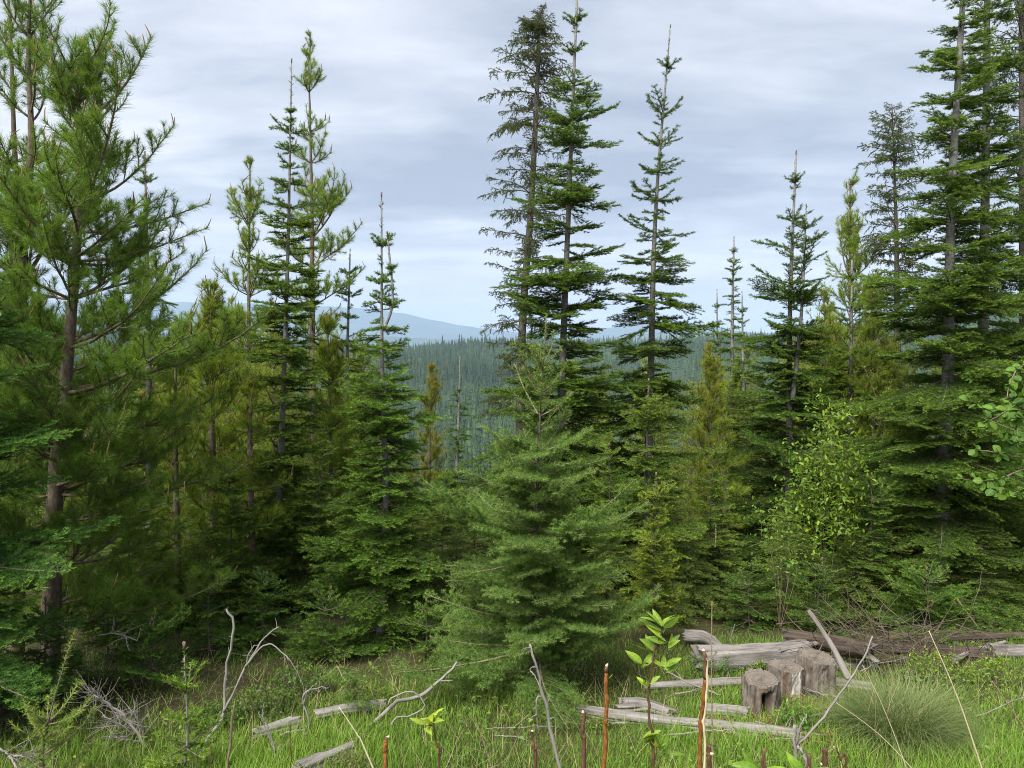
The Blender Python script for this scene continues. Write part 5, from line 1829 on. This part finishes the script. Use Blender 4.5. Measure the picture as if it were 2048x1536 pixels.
def build_leafy():
    rng = np.random.default_rng(14)
    # alder reaching in from the right edge
    d = 3.6
    b = at(2190, 1500, d)
    b[2] = gz(b[0], b[1])
    stem = [b, at(2180, 1300, d), at(2150, 1000, d), at(2110, 690, d)]
    T = [[(2110, 690), (2070, 715), (2030, 745), (2012, 800)], [(2120, 760), (2060, 790), (2000, 830), (1955, 852)], [(2128, 830), (2040, 836), (1990, 826), (1942, 800)],
         [(2135, 880), (2060, 900), (2000, 905), (1950, 898)], [(2140, 930), (2060, 935), (1985, 960), (1925, 958)], [(2150, 960), (2090, 960), (2030, 985), (1985, 975)],
         [(2120, 740), (2070, 760), (2040, 820), (2035, 880)], [(2130, 860), (2080, 860), (2040, 870), (2005, 880)]]
    tw = [[at(u, v, d + rng.normal(0, 0.08)) for u, v in t] for t in T]
    shrub('alder_shrub', 'round-leaved green alder reaching in from the right edge', b, [stem], tw, 70, 0.041, 5, M_TWIG, LEAF_ROUND, C(0.62, 0.78, 0.62), r=0.010)
    # yellow-green shrub in front of the big fir's left side
    d = 8.4
    b = at(1650, 1250, d)
    b[2] = gz(b[0], b[1])
    tips = [(1640, 785), (1583, 872), (1668, 830), (1700, 850), (1600, 930), (1625, 868), (1655, 880), (1690, 920), (1650, 960), (1615, 985), (1580, 955), (1690, 990), (1640, 1030), (1660, 800)]
    stems, tw = [], []
    for u, v in tips:
        t = at(u, v, d + rng.normal(0, 0.15))
        m = b * 0.45 + t * 0.55 + np.array([0, 0, 0.1])
        stems.append([b + rng.normal(0, 0.05, 3) * [1, 1, 0], m, b * 0.2 + t * 0.8])
        tw.append([b * 0.3 + t * 0.7, b * 0.15 + t * 0.85 + rng.normal(0, 0.03, 3), t])
        tw.append([b * 0.35 + t * 0.65, b * 0.2 + t * 0.8 + rng.normal(0, 0.12, 3), b * 0.1 + t * 0.9 + rng.normal(0, 0.2, 3)])
    shrub('leafy_shrub', 'yellow-green leafy shrub glowing between the dark firs at right', b, stems[::3], tw, 19, 0.068, 6, M_TWIG, LEAF_OVAL, C(0.80, 0.84, 0.62), r=0.004, extra=2600)
    d = 8.0
    b = at(1560, 1250, d)
    b[2] = gz(b[0], b[1])
    tips = [(1512, 1020), (1545, 1035), (1580, 1050), (1600, 1090), (1535, 1085), (1570, 1110)]
    stems, tw = [], []
    for u, v in tips:
        t = at(u, v, d + rng.normal(0, 0.1))
        stems.append([b, b * 0.45 + t * 0.55 + np.array([0.05, 0, 0.08]), b * 0.2 + t * 0.8])
        tw.append([b * 0.25 + t * 0.75, b * 0.12 + t * 0.88 + rng.normal(0, 0.05, 3), t])
    shrub('leafy_shrub', 'sparse small-leaved green shrub in the dark gap left of the yellow-green one', b, stems, tw, 36, 0.045, 7, M_TWIG, LEAF_ROUND, C(0.75, 0.9, 0.8), r=0.003, extra=220)


build_leafy()
M_ORANGE = bark_mat('orange_willow_bark', (0.11, 0.045, 0.014), (0.30, 0.125, 0.026), (90, 90, 30), 0.6, 0.6)
M_REDBARK = bark_mat('red_brown_bark', (0.060, 0.032, 0.020), (0.135, 0.070, 0.040), (60, 60, 20), 0.3, 0.55)
M_CUT = bark_mat('cut_wood', (0.50, 0.36, 0.24), (0.62, 0.48, 0.34), (60, 60, 60), 0.2)
M_SEED = bark_mat('seed_head', (0.16, 0.11, 0.06), (0.34, 0.26, 0.16), (90, 90, 90), 0.8)
M_STRAWSTEM = bark_mat('straw_stem', (0.40, 0.33, 0.20), (0.55, 0.48, 0.33), (60, 60, 8), 0.2)


def cut_stem(label, px, d, r, mats, redtop=0.0, group='cut willow stems close to the camera', bud=None, taper=0.85, point=False, name='cut_stem'):
    rng = np.random.default_rng(int(px[0][0]))
    pts = [at(u, v, d) for u, v in px]
    b = pts[0].copy()
    b[2] = gz(b[0], b[1]) - 0.02
    b[0] += rng.normal(0, 0.01)
    pts = [b] + pts
    ln = smooth_line(pts, 40)
    o = b
    root = link(name, None, None, loc=o)
    tag(root, label, 'stem', group)
    rad = np.linspace(r * 0.95, r * taper * 0.8, 40) * (1 + 0.06 * rng.normal(0, 1, 40))
    ln[2:-1] += np.cumsum(rng.normal(0, 0.0011, (37, 3)), axis=0) * [1, 1, 0]
    for i in (13, 22, 29, 34):
        rad[i] *= 1.35
    if point:
        rad[-3:] *= [0.75, 0.45, 0.1]
    k = 40 - int(40 * redtop)
    g = Geo()
    v, t = tube(ln[:k] - o, rad[:k], 10)
    g.add(v, t, 0, 0, 0.5, True)
    if redtop:
        v, t = tube(ln[k - 1:] - o, rad[k - 1:] * 1.02, 10)
        g.add(v, t, 1, 0, 0.5, True)
    link('stalk', make_mesh(name, g, mats), root)
    if not point:
        g = Geo()
        e = ln[-1] - o
        td = unit(ln[-1] - ln[-2])
        v, t = tube(np.array([e, e + td * r * 0.9 + np.array([r * 0.4, 0, 0])]), [rad[-1] * 0.98, rad[-1] * 0.45], 9)
        g.add(v, t, 0, 0, 0.5, False)
        link('cut_end', make_mesh(name + '_end', g, [M_CUT]), root)
    if bud:
        for (u, v) in bud:
            p = at(u, v, d)
            i = int(np.argmin(np.linalg.norm(ln - p, axis=1)))
            for _ in range(3):
                leaf_obj(LEAF_OVAL, root, ln[i] - o + np.array([r, 0, 0]), rng.normal(0, 0.35, 3) + np.array([0.5, -0.2, 0.9]), 0.022, rng)
    return root


cut_stem('tall orange cut stem with dark red top, left of the leafy willow shoot', [(1205, 1545), (1209, 1420), (1213, 1332)], 2.5, 0.0085, [M_ORANGE, M_REDBARK], 0.06, bud=[(1216, 1360)])
cut_stem('tall orange and red cut stem standing beside the pale straw', [(1399, 1545), (1403, 1420), (1407, 1302)], 2.5, 0.0085, [M_ORANGE, M_REDBARK], 0.16)
cut_stem('short red-brown cut stem left of the tall orange one', [(1166, 1545), (1165, 1470), (1166, 1424)], 2.3, 0.0078, [M_REDBARK, M_REDBARK])
cut_stem('short brown cut stem at the bottom edge, left of the small leafy shoot', [(770, 1545), (772, 1505), (774, 1476)], 2.3, 0.0078, [M_ORANGE, M_REDBARK], 0.03)
cut_stem('short dark cut stem beside the grey dry stalk', [(1070, 1545), (1067, 1500), (1064, 1462)], 2.5, 0.006, [M_REDBARK])
cut_stem('stub of a red cut stem at the bottom edge under the straw', [(1420, 1545), (1421, 1530), (1421, 1508)], 2.2, 0.007, [M_REDBARK])
cut_stem('stub of a cut stem at the bottom edge under the tussock', [(1645, 1548), (1645, 1540), (1644, 1528)], 2.2, 0.008, [M_REDBARK])
cut_stem('thin dark twig stub right of the forked dead stem', [(1690, 1548), (1678, 1520), (1668, 1494)], 2.6, 0.004, [M_REDBARK])
cut_stem('pale upright straw with a pointed tip', [(1407, 1545), (1410, 1420), (1412, 1316)], 2.45, 0.0045, [M_STRAWSTEM], point=True, group='dry stalks', name='dry_stalk')
cut_stem('thin dark upright stalk at bottom left under the fir sapling', [(423, 1548), (423, 1520), (424, 1488)], 3.5, 0.003, [M_REDBARK], group='dry stalks', name='dry_stalk')
cut_stem('thin dark stalk left of the curved dead branch', [(580, 1548), (581, 1490), (581, 1442)], 3.5, 0.003, [M_REDBARK], point=True, group='dry stalks', name='dry_stalk')
cut_stem('brown ragged stalk standing below the forked dead branch', [(455, 1548), (465, 1470), (470, 1400)], 3.9, 0.008, [M_TWIG], point=True, group='dry stalks', name='dry_stalk')


def dry_stalk(label, px, d, r, mat=None, head=None, group='dry stalks'):
    rng = np.random.default_rng(int(px[0][0] + px[0][1]))
    pts = [at(u, v, d) for u, v in px]
    b = pts[0].copy()
    e = pts[0] - pts[1]
    tdn = max(0.0, (pts[0][2] - gz(pts[0][0], pts[0][1]))) / max(-e[2], 1e-3) if e[2] < -1e-3 else 0
    b = pts[0] + e * tdn * 0.9
    b[2] = gz(b[0], b[1]) - 0.01
    ln = smooth_line([b] + pts, 40)
    root = link('dry_stalk', None, None, loc=b)
    tag(root, label, 'stalk', group)
    g = Geo()
    v, t = tube(ln - b, np.linspace(r, r * 0.5, 40) * (1 + 0.06 * rng.normal(0, 1, 40)), 7)
    g.add(v, t, 0, 0, 0.5, True)
    link('stalk', make_mesh('dry_stalk', g, [mat or M_STRAWSTEM]), root)
    if head:
        g = Geo()
        top = pts[-1]
        hl = head[0] * d / FPX
        td = unit(ln[-1] - ln[-6])
        for k in range(int(hl / 0.0028)):
            s = rng.random()
            p = top - td * hl * s
            rr = head[1] * (0.55 + 0.45 * s)
            dd = unit(rng.normal(0, 1, 3) + td * 0.6)
            v, t = tube(np.array([p, p + dd * rr * 0.6, p + dd * rr]), [0.0018, 0.0032, 0.0012], 4)
            g.add(v, t, 0, 0, 0.5, False)
        link('seed_head', make_mesh('seed_head', g, [M_SEED]), root)


dry_stalk('tall brown dry flower stalk with a knobbly seed head right of the straw', [(1425, 1500), (1423, 1350), (1424, 1202)], 3.3, 0.0042, M_SEED, (95, 0.012))
dry_stalk('dry brown seed stalk slanting in at the lower right edge', [(2070, 1500), (2030, 1430), (1984, 1362)], 3.0, 0.005, M_SEED, (150, 0.011))
dead_branch('grey ragged dry stalk leaning left before the grey-green sapling', [
    ([(1180, 1760, 2.7), (1118, 1530, 2.7), (1098, 1440, 2.7), (1085, 1385, 2.7), (1071, 1330, 2.7), (1060, 1288, 2.7)], 0.008, 0.004),
    ([(1086, 1392, 2.7), (1073, 1400, 2.68), (1074, 1440, 2.68), (1077, 1470, 2.68)], 0.0035, 0.002),
    ([(1072, 1332, 2.7), (1060, 1338, 2.69), (1066, 1350, 2.68)], 0.002, 0.001)], 71, 5, (0.02, 0.06), name='dry_stalk', cat='stalk', group='dry stalks')
dry_stalk('tan dry stalk leaning left over the tussock', [(1945, 1480), (1905, 1370), (1858, 1262)], 3.2, 0.0038)
dry_stalk('thin tan stalk leaning across the long grey dead branch', [(735, 1510), (715, 1470), (678, 1414)], 3.2, 0.0042)
dry_stalk('thin dry seed stalk in the middle of the foreground grass', [(972, 1500), (962, 1470), (947, 1433)], 3.2, 0.003, M_SEED, (30, 0.007))
dry_stalk('thin dry stem crossing the tussock to the left', [(1790, 1500), (1735, 1450), (1672, 1405)], 4.0, 0.0025)
dry_stalk('thin pale grass stem standing before the tussock', [(1800, 1500), (1760, 1400), (1725, 1330)], 4.0, 0.0025)


def willow(label, px, d, r, clusters, seed, color=W, size=0.05):
    """leafy shoot: dark stem, leaves in tufts; clusters: (u, v, count, spread px)"""
    rng = np.random.default_rng(seed)
    pts = [at(u, v, d) for u, v in px]
    b = pts[0].copy()
    b[2] = gz(b[0], b[1]) - 0.02
    root = link('willow_shoot', None, None, loc=b)
    tag(root, label, 'plant', 'leafy willow shoots close to the camera')
    g = stick_geo([(np.array([b] + pts) - b, r, r * 0.6)], seed)
    link('stem', make_mesh('willow_stem', g, [M_REDBARK]), root)
    ln = smooth_line([b] + pts, 60)
    for u, v, n, sp, sz in clusters:
        p = at(u, v, d)
        i = int(np.argmin(np.linalg.norm(ln - p, axis=1)))
        gg = stick_geo([(np.array([ln[max(i - 2, 0)] - b, 0.5 * (ln[i] + p) - b, p - b]), r * 0.5, r * 0.25)], seed)
        tw = link('twig', make_mesh('willow_twig', gg, [M_REDBARK]), root)
        for k in range(n):
            a = rng.uniform(0, 6.28)
            dd = unit(np.array([math.cos(a) * 0.8, math.sin(a) * 0.7, rng.uniform(0.1, 1.0)]))
            leaf_obj(LEAF_OVAL, tw, p - b + dd * 0.004 + np.array([0, 0, rng.uniform(-1, 0.4) * sp * d / FPX]), dd, size * sz * rng.uniform(0.7, 1.2), rng, color)


willow('tall leafy willow shoot with fresh lime-green leaves', [(1307, 1545), (1300, 1450), (1297, 1390), (1304, 1330), (1312, 1285)], 2.4, 0.0052,
       [(1325, 1262, 9, 25, 1.5), (1335, 1285, 7, 20, 1.3), (1310, 1310, 6, 14, 1.25), (1285, 1325, 5, 14, 1.2), (1330, 1335, 6, 12, 1.1), (1295, 1372, 5, 12, 0.9),
        (1285, 1478, 4, 12, 1.0), (1322, 1490, 6, 14, 1.1), (1338, 1510, 4, 10, 1.0)], 4, C(1.0, 1.05, 0.85))
willow('small willow shoot with a yellow leaf tuft left of the grey stalk', [(880, 1545), (874, 1490), (867, 1447)], 2.4, 0.0042,
       [(864, 1440, 9, 12, 1.0), (850, 1452, 3, 8, 1.1), (884, 1500, 3, 8, 1.0)], 5, C(1.1, 1.05, 0.8))
willow('low willow leaves at the bottom edge left of the forked dead stem', [(1530, 1560), (1522, 1540)], 2.0, 0.004, [(1520, 1538, 7, 10, 1.7)], 6, C(0.9, 1.05, 0.95))
willow('low willow leaves at the bottom edge right of the forked dead stem', [(1620, 1565), (1612, 1556)], 2.0, 0.004, [(1608, 1552, 5, 10, 1.5)], 7, C(0.9, 1.1, 1.0))

# ------------------------------------------------------------------ saplings close by
for lab, u_, vb, vt, hw_, d_, sd_, c_ in (
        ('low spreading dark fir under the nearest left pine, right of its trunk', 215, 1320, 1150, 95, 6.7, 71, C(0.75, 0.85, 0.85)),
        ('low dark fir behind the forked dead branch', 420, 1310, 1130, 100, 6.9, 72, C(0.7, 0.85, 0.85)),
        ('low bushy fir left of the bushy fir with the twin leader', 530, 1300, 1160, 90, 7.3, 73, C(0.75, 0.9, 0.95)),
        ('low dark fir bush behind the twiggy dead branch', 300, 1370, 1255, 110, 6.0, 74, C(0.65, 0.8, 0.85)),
        ('low fir darkened for shade in the gap left of the big right-hand firs', 1640, 1290, 1130, 95, 7.9, 75, C(0.75, 0.85, 0.85)),  # needle tint lowered: shade of the gap put into the colour
        ('low fir darkened for shade in the recess under the twin-topped fir', 1500, 1290, 1120, 100, 8.2, 76, C(0.75, 0.85, 0.85)),  # likewise tinted darker to stand in for the recess shade
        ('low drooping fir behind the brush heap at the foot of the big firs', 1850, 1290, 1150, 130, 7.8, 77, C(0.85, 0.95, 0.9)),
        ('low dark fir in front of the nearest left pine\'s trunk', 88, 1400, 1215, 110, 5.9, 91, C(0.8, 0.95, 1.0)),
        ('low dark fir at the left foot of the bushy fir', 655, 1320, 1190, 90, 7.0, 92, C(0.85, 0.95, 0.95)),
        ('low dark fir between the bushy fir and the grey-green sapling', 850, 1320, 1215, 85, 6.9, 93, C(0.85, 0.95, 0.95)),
        ('head-high green fir behind the nearest left pine\'s lower boughs', 255, 1250, 960, 105, 8.0, 81, C(1.0, 1.02, 0.95)),
        ('head-high fir left of the narrow fir spire, under the yellow-green pines', 455, 1250, 930, 105, 8.1, 82, C(1.05, 1.05, 0.95)),
        ('head-high fir between the narrow fir spire and the bushy fir', 640, 1240, 900, 95, 8.8, 83, C(1.0, 1.03, 0.95)),
        ('head-high fir right of the bushy fir, below the valley view', 890, 1220, 950, 85, 9.2, 84, C(1.0, 1.03, 0.95)),
        ('head-high fir right of the grey-green sapling', 1215, 1230, 900, 90, 8.9, 85, C(1.05, 1.03, 0.95)),
        ('head-high fir below the faraway spires, left of the twin-topped fir', 1425, 1220, 900, 95, 9.3, 86, C(1.05, 1.05, 0.92)),
        ('head-high fir right of the yellow-green shrub, under the big firs', 1740, 1240, 960, 100, 8.6, 87, C(0.95, 1.0, 0.95))):
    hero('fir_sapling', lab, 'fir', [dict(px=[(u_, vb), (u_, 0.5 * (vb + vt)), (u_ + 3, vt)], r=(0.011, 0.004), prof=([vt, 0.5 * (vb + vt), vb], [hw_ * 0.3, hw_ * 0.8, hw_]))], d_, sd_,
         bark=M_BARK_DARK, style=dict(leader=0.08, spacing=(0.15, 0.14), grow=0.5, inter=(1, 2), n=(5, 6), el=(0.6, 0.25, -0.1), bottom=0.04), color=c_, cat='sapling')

hero('fir_sapling', 'small sapling with long bristly leader at the bottom left', 'doug',
     [dict(px=[(92, 1600), (98, 1500), (108, 1420), (142, 1284)], r=(0.010, 0.003), prof=([1284, 1440, 1500, 1600], [20, 70, 110, 130], [20, 50, 55, 90]))], 4.2, 62,
     kit=K_DOUGTOP, style=dict(leader=0.40, spacing=(0.13, 0.11), grow=0.6, inter=(0, 2), n=(4, 5), el=(0.75, 0.5, 0.2), bottom=0.06), color=C(1.15, 1.05, 0.85), cat='sapling')
hero('fir_sapling', 'small bright fir sapling right of the bristly one', 'fir',
     [dict(px=[(362, 1600), (364, 1480), (369, 1312)], r=(0.009, 0.003), prof=([1312, 1375, 1400, 1450, 1500, 1600], [8, 40, 50, 52, 68, 90]))], 4.3, 63,
     kit=K_FIR, style=dict(leader=0.17, spacing=(0.13, 0.11), grow=0.6, inter=(0, 2), n=(4, 5), el=(0.85, 0.5, 0.15), bottom=0.06), color=C(1.2, 1.2, 1.1), cat='sapling')
hero('fir_sapling', 'bent little sapling drooping over beside the hooked dead branch', 'pine',
     [dict(px=[(745, 1440), (722, 1400), (708, 1372), (695, 1345), (672, 1330)], r=(0.007, 0.003), prof=([1330, 1440], [30, 30]),
           style=dict(leader=0.03, has_leader=False, spacing=(0.06, 0.06), n=(2, 3), el=(-0.6, -0.8, -0.8), bottom=0.15, inter=(0, 0)))], 5.2, 64, cat='sapling', kit=K_DOUG, color=C(0.9, 1.0, 0.8))


# ------------------------------------------------------------------ litter: broken sticks and rotten chips about the logs
def litter():
    rng = np.random.default_rng(19)
    spots = [(1350, 1395, 'behind the short log chunk'), (1440, 1398, 'left of the hollow stump'), (1620, 1440, 'in front of the tallest stump'), (1690, 1405, 'left of the tussock'),
             (1480, 1335, 'on the pale grey log'), (1720, 1350, 'beside the leaning pole'), (1530, 1490, 'below the long cracked log'), (1255, 1455, 'under the short log chunk'),
             (1330, 1480, 'before the long cracked log'), (820, 1450, 'under the long dead branch'), (560, 1480, 'left of the grey slab'), (990, 1480, 'in the middle of the grass'),
             (1900, 1360, 'beside the bright low shrub'), (1110, 1462, 'left end of the long cracked log'), (1650, 1480, 'left foot of the tussock'), (1950, 1440, 'right of the tussock')]
    for u, v, where in spots:
        p = ground_at(u, v)
        a = rng.uniform(-0.5, 0.5) + (math.pi if rng.random() < 0.5 else 0)
        d = np.array([math.cos(a), 0.5 * math.sin(a), rng.uniform(0.02, 0.35)])
        ln = curve_line(p + np.array([0, 0, 0.03]), d, rng.uniform(0.2, 0.5), 6, rng.normal(0, 0.3, 3) * [1, 1, 0.2], rng, 0.08)
        r = rng.uniform(0.004, 0.009)
        tw = twigs_from(ln, rng, 3, 0.04, 0.14, r * 0.4)
        g = stick_geo([(ln, r, r * 0.4)] + tw, int(u))
        piece('broken_stick', 'broken grey stick lying ' + where, 'stick', g, [M_STICK], 'broken sticks about the logs')
    g = Geo()
    n = 700
    for (u, v, w) in ((1521, 1445, 60), (1570, 1420, 60), (1640, 1410, 60), (1450, 1450, 80), (1600, 1480, 80)):
        for _ in range(n // 5):
            p = ground_at(u + rng.normal(0, w * 0.5), min(v + rng.normal(4, 12), 1530))
            d = unit(rng.normal(0, 1, 3) * [1, 1, 0.25])
            L = rng.uniform(0.01, 0.06)
            q = p + np.array([0, 0, rng.uniform(0.0, 0.05)])
            vv, t = tube(np.array([q, q + d * L * 0.5, q + d * L]), [0.003, 0.005, 0.002], 4)
            g.add(vv, t, 0, rng.uniform(0, 3), rng.uniform(0, 3), False)
    o = link('wood_chips', make_mesh('wood_chips', g, [M_ROT]))
    tag(o, 'red-brown rotten wood chips strewn round the stumps', 'wood chips', kind='stuff')


litter()
